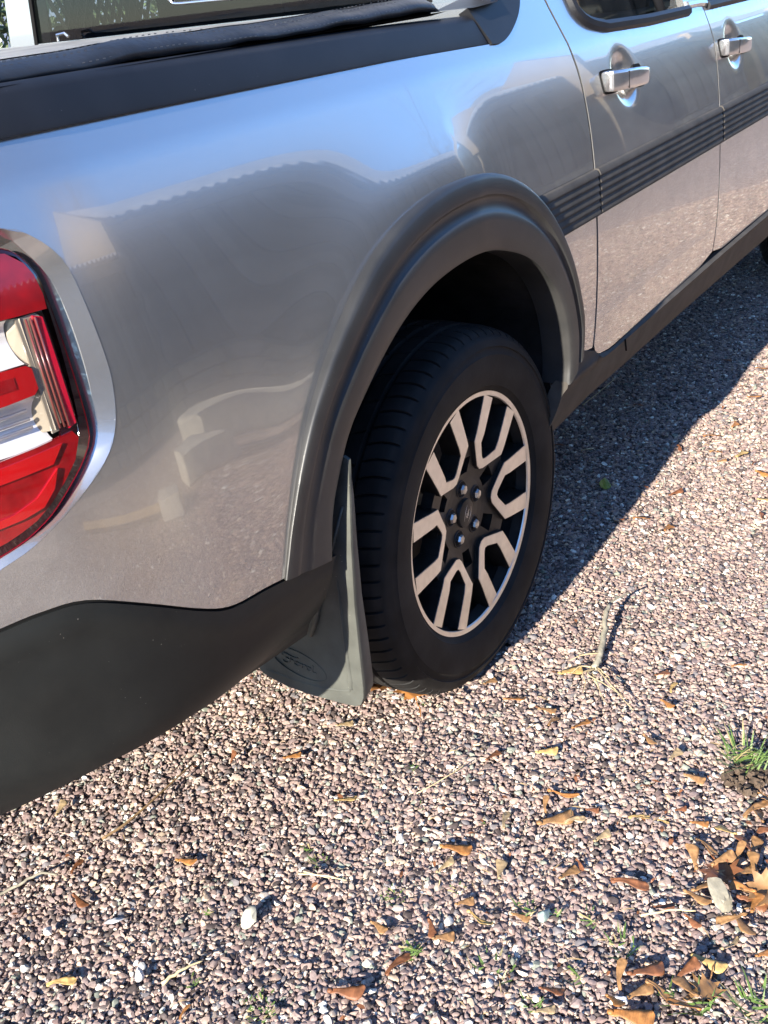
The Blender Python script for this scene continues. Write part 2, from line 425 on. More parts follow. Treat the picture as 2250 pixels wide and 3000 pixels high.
# facets inside the lower lens
flatpoly('lens_facet', [(-0.8700, 0.843), (-0.8800, 0.823), (-0.8960, 0.808), (-0.9180, 0.803), (-1.06, 0.792), (-1.06, .799), (-0.9240, 0.811), (-0.8990, 0.820)], -.0005, M['lens_bright'], lamp, .004)
flatpoly('lens_facet', [(-0.8560, 0.866), (-0.8720, 0.848), (-0.9090, 0.846), (-1.06, 0.838), (-1.06, 0.852), (-0.8820, 0.864)], -.0015, M['lens_bright'], lamp, .003)
flatpoly('lens_joint', [(-.850, .8845), (-.8285, .887), (-.8345, .8625), (-.852, .869)], -.0065, M['lens_dark'], lamp, .004)
# clear section: stepped frame, side reflector, bowls, red bar
flatpoly('clear_frame', [(-0.8340, .998), (-0.8245, .994), (-0.8330, .881), (-0.8420, .878)], -.0030, M['lens_edge'], lamp, .006)
for k in range(3):
    d = .0042*k
    mbf = MB()
    a = [(-0.833-d, .996), (-0.842-d, .881)]
    P0 = [(x, -(float(flank(x, z))-.0020-.0012*k), z) for x, z in a]
    mbf.tube(P0, .0014, 6)
    mbf.build('frame_rib', M['rib_red'], lamp, True)
flatpoly('frame_back', [(-0.8280, .9985), (-0.8245, .995), (-0.8340, .880), (-0.8580, .877), (-0.8500, .998)], -.0075, M['reflector_warm'], lamp, .004)
P3 = lambda x, z, o: (x, -(float(flank(x, z))+o), z)
sw = MB()
sw.add([P3(-0.8460, .998, -.006), P3(-0.8720, .996, -.06), P3(-0.8840, .872, -.06), P3(-0.8540, .880, -.006)], [(0, 1, 2, 3)])
sw.build('side_reflector', M['reflector_warm'], lamp)
bw = MB()
for (z0, z1) in ((.953, .999), (.868, .922)):
    nv = len(bw.v)
    n = 10
    V = []; F = []
    for i in range(n+1):
        for j in range(n+1):
            x = -1.09+(-.857+1.09)*i/n; z = z0+(z1-z0)*j/n
            b = math.sin(math.pi*j/n)**.6
            dep = -.010-.030*b*(.45+.55*(1-i/n))
            V.append(P3(x, z, dep))
    for i in range(n):
        for j in range(n): F.append((i*(n+1)+j, (i+1)*(n+1)+j, (i+1)*(n+1)+j+1, i*(n+1)+j+1))
    bw.add(V, F)
bw.build('reflector_bowl', M['reflector'], lamp, True)
for z in (.884, .893, .902):
    rb = MB(); rb.tube([P3(-1.09, z-.004, -.013), P3(-0.9740, z, -.013), P3(-0.8700, z+.004, -.016)], .0022, 6); rb.build('reflector_flute', M['reflector'], lamp, True)
for z in (.972, .981, .990):
    rb = MB(); rb.tube([P3(-1.09, z+.002, -.013), P3(-0.9740, z, -.014), P3(-0.8890, z-.002, -.017)], .0022, 6); rb.build('reflector_flute', M['reflector'], lamp, True)
flatpoly('red_bar', [(-1.09, .960), (-0.8800, .9535), (-0.8600, .9525), (-0.8550, .948), (-0.8565, .927), (-0.8620, .922), (-0.8920, .920), (-1.09, .916)], -.0045, M['lens_bright'], lamp, .02)
flatpoly('bar_recess', [(-1.06, .949), (-0.8760, .945), (-0.8770, .933), (-1.06, .929)], -.0036, M['lens_red'], lamp, .002)
flatpoly('clear_lens', CLEAR_T+CLEAR_B, -.0012, M['clear'], lamp, .002)

# ---- flare: a moulding swept round the arch
NA = 110
def by_len(pts, n):
    pts = catmull(pts, 8); L = [0]
    for a, b in zip(pts[:-1], pts[1:]): L.append(L[-1]+math.dist(a, b))
    t = np.linspace(0, L[-1], n)
    return np.stack([np.interp(t, L, [p[0] for p in pts]), np.interp(t, L, [p[1] for p in pts])], 1)
def sweep_flare(parent):
    O = by_len(FLARE_O, NA); I = by_len(FLARE_I, NA)
    prof = [(0.0, 0.000), (-0.012, 0.0120), (-0.006, 0.0165), (0.015, 0.0190), (0.06, 0.0200), (0.20, 0.0205), (0.255, 0.0188), (0.285, 0.0140), (0.31, 0.0122), (0.44, 0.0130), (0.475, 0.0160), (0.51, 0.0185), (0.60, 0.0185), (0.80, 0.0165), (0.96, 0.0135), (1.0, 0.0105), (1.012, 0.004), (1.01, -0.02), (1.0, -0.05)]
    V = []; F = []
    for s, o in prof:
        P = O*(1-s)+I*s
        tt = np.clip(np.arange(NA)/(NA*.30), 0, 1); ff_ = .30+.70*tt*tt*(3-2*tt)
        y = -(flank(P[:, 0], np.maximum(P[:, 1], .56))+(o*ff_ if o > 0 else o))
        V += [(a, b, c) for a, b, c in zip(P[:, 0], y, P[:, 1])]
    k = len(prof)
    for j in range(k-1):
        for i in range(NA-1): F.append((j*NA+i, (j+1)*NA+i, (j+1)*NA+i+1, j*NA+i+1))
    F.append(tuple(j*NA for j in range(k))[::-1]); F.append(tuple(j*NA+NA-1 for j in range(k)))
    return mesh_obj('wheel_arch_flare', V, F, M['flare'], parent, True, None, 42)
flare = sweep_flare(truck)
# wheel-house liner
I = by_len([(-0.40, .30), (-0.405, .46), (-0.43, .53)]+FLARE_I[1:]+[(0.335, .45)], 60)
V = []; F = []
for yy in (-.895, -.80, -.52): V += [(a, yy, c) for a, c in (I-np.array([0, .40]))*1.016+np.array([0, .40])]
n = len(I)
for j in range(2):
    for i in range(n-1): F.append((j*n+i, j*n+i+1, (j+1)*n+i+1, (j+1)*n+i))
F.append(tuple(2*n+i for i in range(n)))
mesh_obj('wheel_liner', V, F, M['liner'], truck, False)

# ---- rear bumper: plastic lower corner
bump_out = [p for p in BUMP_TOP]+[(-0.482, 0.535), (-0.497, 0.522), (-0.520, 0.450), (-0.536, 0.419), (-0.667, 0.438), (-0.788, 0.457), (-0.911, 0.462), (-0.970, 0.455), (-1.03, 0.442), (-1.14, 0.41)]
def boff(X, Z):
    t = np.interp(X, [p[0] for p in BUMP_TOP], [p[1] for p in BUMP_TOP])-Z     # depth under the top edge
    return 0.000+0.004*np.exp(-((t-.022)/.02)**2)-0.022*np.clip((.50-Z)/.06, 0, 1)**2
panel('bumper_corner', bump_out, M['bumper'], truck, off=0.0, grid=.014, edge=.008, hem=.03, offf=boff)
# dark joint above it
jt = MB()
jt.tube([(x, -(float(flank(x, z))-.012), z+.001) for x, z in BUMP_TOP], .010, 6)
jt.build('bumper_joint', M['gap'], truck, True)

# ---- doors, their mouldings and handles
def shift(pts, dx): return [(x+dx, z) for x, z in pts]
g = .006
rear_out = shift(GAP_R, g)+[(p[0], p[1]) for p in DOOR_BOT if .49 < p[0] < 1.31]+shift(GAP_F, -.0035)[::-1]
winR = catmull([(0.662, 1.60), (0.655, 1.30), (0.655, 1.195), (0.664, 1.166), (0.700, 1.146), (0.772, 1.132)], 4)+[(1.022, 1.124), (1.30, 1.122), (1.30, 1.60)]
winF = [(1.42, 1.60), (1.455, 1.122), (2.28, 1.118), (1.95, 1.60)]
rear_door = panel('rear_door', rear_out, M['paint'], truck, holes=[winR], off=.0010, grid=.028, edge=.014, fine=[(0.800, 1.026, .10, .08)])
front_out = shift(GAP_F, .0035)+[(p[0], p[1]) for p in DOOR_BOT if p[0] > 1.32]+catmull([(2.37, .50), (2.40, .7), (2.42, 1.0), (2.38, 1.12), (2.34, 1.17), (2.0, 1.62)], 4)
front_door = panel('front_door', front_out, M['paint'], truck, holes=[winF], off=.0010, grid=.035, edge=.018, fine=[(1.600, 1.010, .10, .08)])
fend_cut = [(3.076+x, z) for x, z in arch]
fender = [(2.425, 1.0), (2.405, .7), (2.375, .50), (2.62, .50)]+[p for p in fend_cut[::-1]]+[(3.66, .52), (3.80, .55), (3.80, 1.0), (3.3, 1.10), (2.42, 1.15)]
panel('front_fender', fender, M['paint'], truck, grid=.05, edge=.03)

def moulding(x0a, x1a, x0b, x1b, parent):
    """ribbed rubbing strip: xa at its top edge, xb at its lower edge"""
    zt, zb = .882, .793
    rows = [(0.0, 0.0), (0.01, .007)]
    for k in range(6):
        a = .03+k*.16
        rows += [(a, .0085), (a+.085, .0115), (a+.108, .0115), (a+.122, .0088), (a+.148, .0088)]
    rows += [(.985, .008), (1.0, 0.0)]
    n = 26; V = []; F = []
    for t, o in rows:
        for i in range(n):
            s = i/(n-1)
            x = (x0a+(x0b-x0a)*t)*(1-s)+(x1a+(x1b-x1a)*t)*s
            z = zt+(zb-zt)*t
            V.append((x, -(float(flank(x, z, False))+o+.001), z))
    for j in range(len(rows)-1):
        for i in range(n-1): F.append((j*n+i, j*n+i+1, (j+1)*n+i+1, (j+1)*n+i))
    k = len(rows)
    F.append(tuple(j*n for j in range(k))); F.append(tuple(j*n+n-1 for j in range(k))[::-1])
    return mesh_obj('door_moulding', V, F, M['mould'], parent, True, None, 25)
gx = lambda pts, z: float(np.interp(z, [p[1] for p in pts[::-1]], [p[0] for p in pts[::-1]]))
moulding(.262, gx(GAP_R, .882)-.002, .338, gx(GAP_R, .793)-.002, truck)
moulding(gx(GAP_R, .882)+g+.001, gx(GAP_F, .882)-.006, gx(GAP_R, .793)+g+.001, gx(GAP_F, .793)-.006, rear_door)
moulding(gx(GAP_F, .882)+.006, 2.40, gx(GAP_F, .793)+.006, 2.39, front_door)

def handle(cx, cz, parent):
    """squared grip bar; its two ends are blocks standing on the door skin"""
    secs = [(-.138, .90, .016, -.003), (-.135, .97, .024, -.003), (-.116, 1.0, .031, -.003), (-.066, 1.0, .0345, -.003), (-.060, .99, .0345, .010), (0, .96, .035, .013), (.074, .90, .034, .012), (.080, .88, .0335, -.003), (.112, .78, .027, -.003), (.126, .66, .017, -.003)]
    k = 16; V = []; F = []
    pw = lambda v: math.copysign(abs(v)**.36, v)
    for x, s, yo, yi in secs:
        sf = float(flank(cx+x, cz, False))
        for i in range(k):
            a = 2*math.pi*(i+.5)/k
            y = (yo+yi)/2+pw(math.cos(a))*(yo-yi)/2
            V.append((cx+x*.84, -(sf+y), cz+pw(math.sin(a))*.0205*s-x*.045+.0015))
    n = len(secs)
    for j in range(n-1):
        for i in range(k): F.append((j*k+i, j*k+(i+1) % k, (j+1)*k+(i+1) % k, (j+1)*k+i))
    F.append(tuple(range(k-1, -1, -1))); F.append(tuple((n-1)*k+i for i in range(k)))
    for xa, xb in ((-.122, -.046), (.062, .110)):
        V2_ = []
        for i in range(20):
            a = 2*math.pi*i/20
            xx = cx+(xa+xb)/2+pw(math.cos(a))*(xb-xa)/2; zz = cz+pw(math.sin(a))*.0238-(xx-cx)*.045+.001
            V2_ += [(xx, -(float(flank(xx, zz, False))+.0022), zz), (xx, -(float(flank(xx, zz, False))-.006), zz)]
        gk = MB(); gk.add(V2_, [tuple(2*i for i in range(20))]+[(2*i, 2*i+1, (2*i+3) % 40, (2*i+2) % 40) for i in range(20)])
        gk.build('handle_gasket', M['gap'], parent)
    h = mesh_obj('door_handle', V, F, M['silver_bar'], parent, True, None, 38)
    bt = MB(); bt.box((cx-.053, -(float(flank(cx-.06, cz, False))+.0343), cz+.004), (.0014, .0016, .034)); bt.build('handle_seam', M['gap'], parent)
    return h
handle(0.792, 1.025, rear_door)
handle(1.595, 1.009, front_door)

def strip_along(pts, wid, thick, name, m, parent, off=.002):
    mb = MB()
    mb.tube([(x, -(float(flank(x, z, False))+off), z) for x, z in pts], wid, 8)
    return mb.build(name, m, parent, True, 40)
strip_along(winR[:-2]+[(1.30, 1.122)], .0135, 0, 'window_seal', M['trim'], rear_door, .001)
strip_along([(1.455, 1.122), (2.28, 1.118)], .012, 0, 'window_seal', M['trim'], front_door, .001)
strip_along([(1.310, 1.134), (1.40, 1.133), (1.442, 1.130), (1.452, 1.128)], .010, 0, 'pillar_seal', M['silver_bar'], truck, .0)
def pane(x0, x1, parent):
    V = []; F = []
    for z, q in ((1.095, None), (1.25, None), (1.60, 1)):
        for x in (x0, (x0+x1)/2, x1):
            y = float(flank(x, 1.125))-.022-math.tan(R(10))*(z-1.125) if q is None else float(flank(x, 1.60))-.02
            V.append((x, -y, z))
    for j in range(2):
        for i in range(2): F.append((j*3+i, j*3+i+1, (j+1)*3+i+1, (j+1)*3+i))
    return mesh_obj('side_window', V, F, M['glass'], parent)
pane(.640, 1.306, rear_door); pane(1.415, 2.30, front_door)
vb = MB(); vb.tube([(1.145, -(float(flank(1.145, 1.12))-.004), 1.115), (1.14, -(float(flank(1.14, 1.55))-.004), 1.60)], .011, 8)
vb.build('window_divider', M['trim'], rear_door, True)

# ---- rocker panel
rk = [(0.392, 0.548), (0.43, 0.537), (0.472, 0.522)]+[(x, z-.009) for x, z in DOOR_BOT]+[(2.40, .49), (2.42, .37), (2.0, .370), (1.235, .388), (0.732, .390), (0.525, .394), (0.384, .374), (0.300, .380), (0.312, .445), (0.334, .54), (0.345, .556)]
def roff(X, Z):
    t = np.clip((.515-Z)/.14, 0, 1)
    return .004-.030*t**2+.010*np.exp(-((t-.12)/.10)**2)
panel('rocker_panel', rk, M['mould'], truck, off=0, grid=.018, edge=.012, hem=.03, offf=roff)
sg = MB(); sg.tube([(x, -(float(flank(x, z))-.008), z-.004) for x, z in [(0.40, .540), (.472, .525)]+DOOR_BOT], .0085, 6); sg.build('sill_seal', M['gap'], truck, True)
cl = MB(); zz = .44
cl.tube([(.655, -(float(flank(.655, .485))+.0085), .487), (.664, -(float(flank(.66, .46))+.010), .458)], .0022, 6); cl.build('rocker_joint', M['gap'], truck)

# ---- inner closing skin behind the gaps, far side and underbody
sk = MB()
for x0, x1 in ((0.50, 2.45),):
    zs = np.linspace(.47, 1.10, 12)
    V = [(x, -(float(flank(x, z, False))-.034), z) for z in zs for x in (x0, x1)]
    F = [(2*i, 2*i+1, 2*i+3, 2*i+2) for i in range(11)]
    sk.add(V, F)
sk.build('door_frame', M['gap'], truck)
ub = MB(); ub.box((1.35, 0, .52), (4.7, 1.50, .10)); ub.build('underbody', M['liner'], truck)

# ---- bed rail caps: profile (y outward, z) swept along x
def sweep_x(name, prof, xs, m, parent, yf=lambda x: 0.0, zf=lambda x: 0.0, smooth=35, sgn=-1):
    V = []; F = []; k = len(prof)
    for x in xs:
        for (y, z) in prof: V.append((x, sgn*(y+yf(x)), z+zf(x)))
    for i in range(len(xs)-1):
        for j in range(k-1): F.append((i*k+j, (i+1)*k+j, (i+1)*k+j+1, i*k+j+1))
    F.append(tuple(range(k))); F.append(tuple((len(xs)-1)*k+j for j in range(k))[::-1])
    if sgn > 0: F = [f[::-1] for f in F]
    return mesh_obj(name, V, F, m, parent, True, None, smooth)
zlow = lambda x: float(np.interp(x, [p[0] for p in RAIL_LOW], [p[1] for p in RAIL_LOW]))-1.160
ybase = lambda x: -(0.75*max(0, -.70-x)**2)*.9
fw_ = float(np.interp(1.160, _z, _w))
rail_prof = [(fw_-.03, 1.158), (fw_-.002, 1.158), (fw_+.0035, 1.1605), (fw_+.003, 1.164), (fw_-.0115, 1.1985), (fw_-.0135, 1.2015), (fw_-.0225, 1.2088), (fw_-.026, 1.2095), (fw_-.10, 1.2095), (fw_-.10, 1.19)]
xs = list(np.linspace(-1.10, .2625, 44))
for sgn in (-1, 1):
    # the near end is cut on the slant of the joint
    o = sweep_x('bed_rail', rail_prof, xs, M['trim'], truck, ybase, zlow, 30, sgn)
    for v in o.data.vertices:
        t = max(0, min(1, (v.co.x-(-.2))/.4625)); v.co.x -= .026*t*max(0, min(1, (v.co.z-1.148)/.06))
# sail panel between rail and cab
sail_out = SAIL+[(0.49, 1.34), (.40, 1.26), (.33, 1.2125), (.241, 1.2095), (.2690, 1.149)]
def soff(X, Z): return .0035+np.clip((Z-1.15)/.06, 0, 1)*-.003
panel('rail_end_cap', sail_out, M['trim'], truck, grid=.012, edge=.008, hem=.02, offf=soff)
tp = MB(); tp.add([(.241, -.822, 1.2092), (.33, -.820, 1.2122), (.44, -.78, 1.225), (.44, -.70, 1.225), (.241, -.74, 1.2092)], [(0, 1, 2, 3, 4)]); tp.build('rail_end_top', M['trim'], truck)

# ---- soft tonneau cover: rolled stitched edge that lifts a little off the rail
def lift(x): return .006*math.exp(-((x+.50)/.13)**2)+.006*math.exp(-((x-.05)/.22)**2)
edge = [(-.795, 1.2115), (-.7965, 1.2150), (-.7935, 1.2195), (-.788, 1.2235), (-.780, 1.2270), (-.770, 1.2305), (-.758, 1.2325), (-.742, 1.2325), (-.72, 1.2305), (-.68, 1.2280)]
edge = [(-.772, 1.2105)]+edge
XS = np.linspace(-1.08, .165, 90)
V = []; F = []
cross = edge+[(y, 1.2262) for y in (-.55, -.3, 0, .3, .55)]+[(-y, z) for y, z in edge[::-1]]
for x in XS:
    endr = math.sqrt(max(0, 1-max(0, (x-.145)/.02)**2)) if x > .145 else 1.0
    for y, z in cross:
        a = 1.0 if abs(y) > .76 else .35
        wv = .0010*math.sin(31*x+y*9)+.0008*math.sin(57*x+2)
        V.append((x, y*(1+.002*math.sin(7*x)) , 1.2105+(z-1.2105+lift(x)*a*max(0, min(1, (z-1.2105)/.004 if abs(y) > .78 else 1))+wv*a)*endr))
k = len(cross)
for i in range(len(XS)-1):
    for j in range(k-1): F.append((i*k+j, i*k+j+1, (i+1)*k+j+1, (i+1)*k+j))
tonneau = mesh_obj('tonneau_cover', V, F, M['vinyl'], truck, True)
tpv = []; tpf = []
ys = (-.752, -.735, -.71, -.66, -.5, -.2, .2, .5, .66, .72)
for x in np.linspace(-1.06, .15, 40):
    for y in ys: tpv.append((x, y, .0012+1.2105+(float(np.interp(abs(y), [.55, .68, .72, .742, .758], [1.2262, 1.228, 1.2305, 1.2325, 1.2325]))-1.2105+lift(x)*.35+.35*(.0010*math.sin(31*x+y*9)+.0008*math.sin(57*x+2)))))
for i in range(39):
    for j in range(len(ys)-1): tpf.append((i*len(ys)+j, (i+1)*len(ys)+j, (i+1)*len(ys)+j+1, i*len(ys)+j+1))
mesh_obj('cover_panel', tpv, tpf, M['dusty'], tonneau, True)
sl0 = MB(); sl0.add([(-1.08, -.776, 1.205), (.17, -.776, 1.205), (.17, -.779, 1.2185), (-1.08, -.779, 1.2185), (-1.08, -.8095, 1.2103), (.17, -.8095, 1.2103)], [(0, 1, 2, 3), (0, 4, 5, 1)])
sl0.build('cover_gap_shade', M['gap'], tonneau)  # black sheets laid in the gap under the cover edge as its shade
st = MB()
for (yy, zz, a) in ((-.7795, 1.2276, 1), (-.7955, 1.2172, 1), (-.7685, 1.2317, .9)):
    x = -1.05
    while x < .14:
        z = zz+lift(x)
        if rng.random() < .9: st.add(*(lambda q: (q[0], q[1]))(([(x, yy-.0008, z-.0005), (x+.0045, yy-.0008, z-.0005), (x+.0045, yy-.0006, z+.0006), (x, yy-.0006, z+.0006)], [(0, 1, 2, 3)])))
        x += .0105
s_ = st.build('stitching', M['thread'], tonneau); s_['kind'] = 'stuff'

# ---- cab: rear wall, rear window, roof, far side
cabw = MB()
cabw.add([(.475, -.80, .60), (.475, .80, .60), (.475, .80, 1.225), (.475, -.80, 1.225)], [(0, 1, 2, 3)])
cabw.build('cab_rear_wall', M['paint'], truck)
for sy in (-1, 1):
    p = MB()
    pts = [(sy*.602, 1.225), (sy*.70, 1.225), (sy*.62, 1.63), (sy*.545, 1.63)]
    p.add([(.475, y, z) for y, z in pts]+[(.53, y, z) for y, z in pts], [(0, 1, 2, 3), (4, 7, 6, 5), (0, 3, 7, 4), (1, 5, 6, 2)])
    p.build('cab_pillar', M['paint'], truck)
rw = mesh_obj('rear_window', [(.482, -.602, 1.225), (.482, .602, 1.225), (.482, .54, 1.60), (.482, -.54, 1.60)], [(0, 1, 2, 3)], M['glass'], truck)
fr = MB()
loop = [(.20, 1.62), (.135, 1.45), (.108, 1.30), (.100, 1.284), (.085, 1.2765), (.0, 1.274), (-.16, 1.270), (-.30, 1.268), (-.33, 1.28), (-.34, 1.40), (-.36, 1.62)]
fr.tube([(.478, y, z) for y, z in catmull(loop, 4)], .0042, 6); fr.build('slider_frame', M['silver_bar'], rw, True)
wf_ = MB(); wf_.tube([(.477, .597, 1.22), (.477, .535, 1.61)], .007, 6); wf_.build('window_trim', M['gap'], rw)
wf_ = MB(); wf_.tube([(.477, -.597, 1.22), (.477, -.535, 1.61)], .007, 6); wf_.build('window_trim', M['gap'], rw)
rf = MB(); rf.box((1.18, 0, 1.665), (1.50, 1.22, .07), None, .03); rf.build('roof', M['paint'], truck, True, 40)
hk = MB(); hk.tube([(.44, .47, 1.2270), (.44, .47, 1.241), (.44, .44, 1.243), (.44, .43, 1.235)], .004, 6); hk.build('tie_hook', M['silver_bar'], truck)
# far flank with its window openings seen through the cab
def far(xz): return [(x, .79, z) for x, z in xz]
fs = MB()
def quad(x0, x1, z0, z1): fs.add([(x0, .79, z0), (x1, .79, z0), (x1, .79, z1), (x0, .79, z1)], [(0, 1, 2, 3)])
quad(-1.1, 3.7, .55, 1.15); quad(.585, 2.3, 1.15, 1.252); quad(.585, .705, 1.252, 1.62); quad(.765, .872, 1.252, 1.62); quad(1.005, 1.062, 1.252, 1.62); quad(1.142, 1.45, 1.252, 1.62); quad(1.45, 2.1, 1.252, 1.34); quad(2.1, 2.3, 1.252, 1.62)
fs.add([(.705, .79, 1.252), (.765, .79, 1.252), (.752, .79, 1.262), (.722, .79, 1.262)], [(0, 1, 2, 3)])
fs.build('far_side', M['gap'], truck)
lt = MB()
for k in range(-4, 8):
    for s in (-1, 1):
        x = .872+k*.030
        a = (x, 1.252); b = (x+s*.075, 1.402)
        lt.tube([(a[0], .785, a[1]), (b[0], .785, b[1])], .0075, 4)
lt.v = [v for v in lt.v]
lat = lt.build('window_guard', M['gap'], truck)
# interior floor and seats so that the cab is dark inside
inn = MB(); inn.box((1.5, 0, .95), (1.9, 1.45, .35)); inn.build('cab_interior', M['liner'], truck)
for sy in (-.37, .37):
    s1_ = MB(); s1_.box((1.62, sy, 1.20), (.16, .50, .60), Matrix.Rotation(R(-12), 4, 'Y'), .05); st0 = s1_.build('front_seat', M['liner'], truck, True, 40)
    s1_ = MB(); s1_.box((1.55, sy, 1.56), (.09, .26, .15), None, .035); s1_.build('headrest', M['liner'], st0, True, 40)
fwall = MB(); fwall.box((2.45, 0, 1.10), (.12, 1.45, .5)); fwall.build('dashboard', M['liner'], truck)
hood = MB(); hood.box((3.15, 0, 1.06), (1.30, 1.60, .10), None, .04); hood.build('hood', M['paint'], truck, True, 40)
ws = mesh_obj('windscreen', [(2.5, -.65, 1.12), (2.5, .65, 1.12), (1.92, .56, 1.63), (1.92, -.56, 1.63)], [(0, 1, 2, 3)], M['glass'], truck)
tg = MB(); tg.box((-1.085, 0, .92), (.03, 1.46, .50), None, .008); tg.build('tailgate', M['paint'], truck, True, 40)
rb_ = MB(); rb_.box((-1.10, 0, .56), (.10, 1.44, .22), None, .02); rb_.build('rear_bumper', M['bumper'], truck, True, 40)
bf = MB(); bf.box((-.30, 0, .78), (1.5, 1.40, .05)); bf.build('bed_floor', M['liner'], truck)

# ---- wheel
YC = 0.0
def lathe(prof, n, closed=False):
    """profile of (radius, y); revolve about the Y axis"""
    V = []; F = []; k = len(prof)
    for i in range(n):
        a = 2*math.pi*i/n
        for r, y in prof: V.append((r*math.cos(a), y, r*math.sin(a)))
    for i in range(n):
        for j in range(k-1):
            F.append((i*k+j, i*k+j+1, ((i+1) % n)*k+j+1, ((i+1) % n)*k+j))
    return V, F
wheel = link(bpy.data.objects.new('rear_wheel', None), truck)
wheel.location = (0, 0, .352)
# tyre: sidewall with bands, shoulder blocks with slits, ribs with grooves
side = [(.222, -.862), (.232, -.882), (.2385, -.888), (.246, -.8935), (.2475, -.8965), (.262, -.9015), (.284, -.9050), (.305, -.9048), (.3065, -.9035), (.318, -.9015), (.3195, -.9040), (.330, -.9005), (.3365, -.8965), (.3385, -.8925)]
tread = [(.3450, -.8880), (.3500, -.8790), (.3535, -.8650), (.3552, -.8520), (.3558, -.8420), (.3480, -.8400), (.3480, -.8330), (.3562, -.8310), (.3570, -.8180), (.3570, -.8050), (.3490, -.8030), (.3490, -.7950), (.3574, -.7930), (.3576, -.7700), (.3490, -.7680), (.3490, -.7600), (.3570, -.7580), (.3560, -.7300), (.3480, -.7280), (.3480, -.7220), (.3550, -.7200), (.3500, -.7000), (.3385, -.6860)]
NT = 75
seg = [0, .62, .70, .92]       # two plain steps, then the slit
prof = side+tread+[(.31, -.672), (.23, -.70)]
V = []; F = []; k = len(prof)
angs = [(i+s)/NT for i in range(NT) for s in (0, .82, .865, .95)]
na = len(angs)
for q, a in enumerate(angs):
    slit = q % 4 in (2, 3)
    for j, (r, y) in enumerate(prof):
        d = a*2*math.pi
        if len(side) <= j < len(side)+5 or len(side)+20 <= j:   # shoulder rows, slits curve across
            t = (y+.888)/.046
            d += .030*t*t
            if slit and y < -.69: r -= .0065 if y > -.8885 else .004
        elif len(side)+7 <= j <= len(side)+9:
            d += .05+.03*(y+.83)/.026
            if slit and (q//4) % 2 == 0: r -= .005
        elif len(side)+12 <= j <= len(side)+17:
            if slit and (q//4) % 2 == 1: r -= .004
        V.append((r*math.cos(d), y, r*math.sin(d)))
for i in range(na):
    for j in range(k-1): F.append((i*k+j, ((i+1) % na)*k+j, ((i+1) % na)*k+j+1, i*k+j+1))
tyre = mesh_obj('tyre', V, F, M['rubber'], wheel, True, None, 32)
# rim barrel and lip
V, F = lathe([(.2335, -.884), (.2365, -.8875), (.2375, -.886), (.2370, -.870), (.225, -.80), (.205, -.78), (.200, -.70), (.22, -.66)], 96)
mesh_obj('rim_barrel', V, [f[::-1] for f in F], M['rimblack'], wheel, True, None, 40)
V, F = lathe([(.2262, -.8835), (.2275, -.8862), (.2300, -.8872), (.2335, -.8868), (.2362, -.8880)], 128)
mesh_obj('rim_lip', V, [f[::-1] for f in F], M['alloy'], wheel, True, None, 40)
V, F = lathe([(.06, -.70), (.16, -.715), (.165, -.74), (.06, -.745), (.06, -.70)], 48)
mesh_obj('brake_disc', V, F, M['disc'], wheel, True, None, 40)

cq = MB(); cq.box((.125, -.735, .045), (.075, .05, .13), Matrix.Rotation(R(-20), 4, 'Y'), .012); cq.build('brake_caliper', M['disc'], wheel, True, 40)
def pol(r, deg): return (r*math.cos(R(deg)), r*math.sin(R(deg)))
def depth(r): return -.8862+.0105*max(0, min(1, (.150-r)/.058))+.002*max(0, min(1, (.228-r)/.08))
Oo = [(.2290, 17.6), (.143, 25.0), (.0930, 7.5), (.0885, 0), (.0930, -7.5), (.143, -25.0), (.2290, -17.6)]
Ii = [(.2235, 8.9), (.1375, 13.6), (.1120, 4.2), (.1080, 0), (.1120, -4.2), (.1375, -13.6), (.2235, -8.9)]
def dens(lp, n):
    P = [pol(*p) for p in lp]; L = [0]
    # keep the corners: same count on every side
    o = []
    for a, b in zip(P[:-1], P[1:]):
        for i in range(n): o.append((a[0]+(b[0]-a[0])*i/n, a[1]+(b[1]-a[1])*i/n))
    o.append(P[-1]); return o
for c in range(6):
    ang = R(55-60*c)
    rot = lambda p: (p[0]*math.cos(ang)-p[1]*math.sin(ang), p[0]*math.sin(ang)+p[1]*math.cos(ang))
    O_ = dens(Oo, 5); I_ = dens(Ii, 5); n = len(O_)
    for nm, mt, top_, thick, grow in (('spoke', M['alloy'], 0.0, .0016, 0.0), ('spoke_body', M['rimblack'], .0014, .038, .0022)):
        V = []; F = []
        for lp, gsg in ((O_, 1), (I_, -1)):
            for p in lp:
                r = math.hypot(*p); q = p
                V.append((*q, depth(r)+top_))
        for lp, gsg in ((O_, 1), (I_, -1)):
            for p, pp in zip(lp, (I_ if gsg > 0 else O_)):
                dx, dz = p[0]-pp[0], p[1]-pp[1]; L = math.hypot(dx, dz)
                r = math.hypot(*p); V.append((p[0]+dx/L*grow, p[1]+dz/L*grow, depth(r)+top_+thick))
        if grow:   # the top of the dark body also stands a hair wider than the bright face
            for i in range(2*n):
                p = V[i]; q = V[2*n+i]; V[i] = (p[0]+(q[0]-p[0])*.55, p[1]+(q[1]-p[1])*.55, p[2])
        for i in range(n-1):
            F.append((i, i+1, n+i+1, n+i))
            F.append((2*n+i+1, 2*n+i, 3*n+i, 3*n+i+1))
            F.append((i+1, i, 2*n+i, 2*n+i+1))
            F.append((n+i, n+i+1, 3*n+i+1, 3*n+i))
        VV = [(rot(p)[0], p[2], rot(p)[1]) for p in V]
        mesh_obj(nm, VV, F, mt, wheel, False)
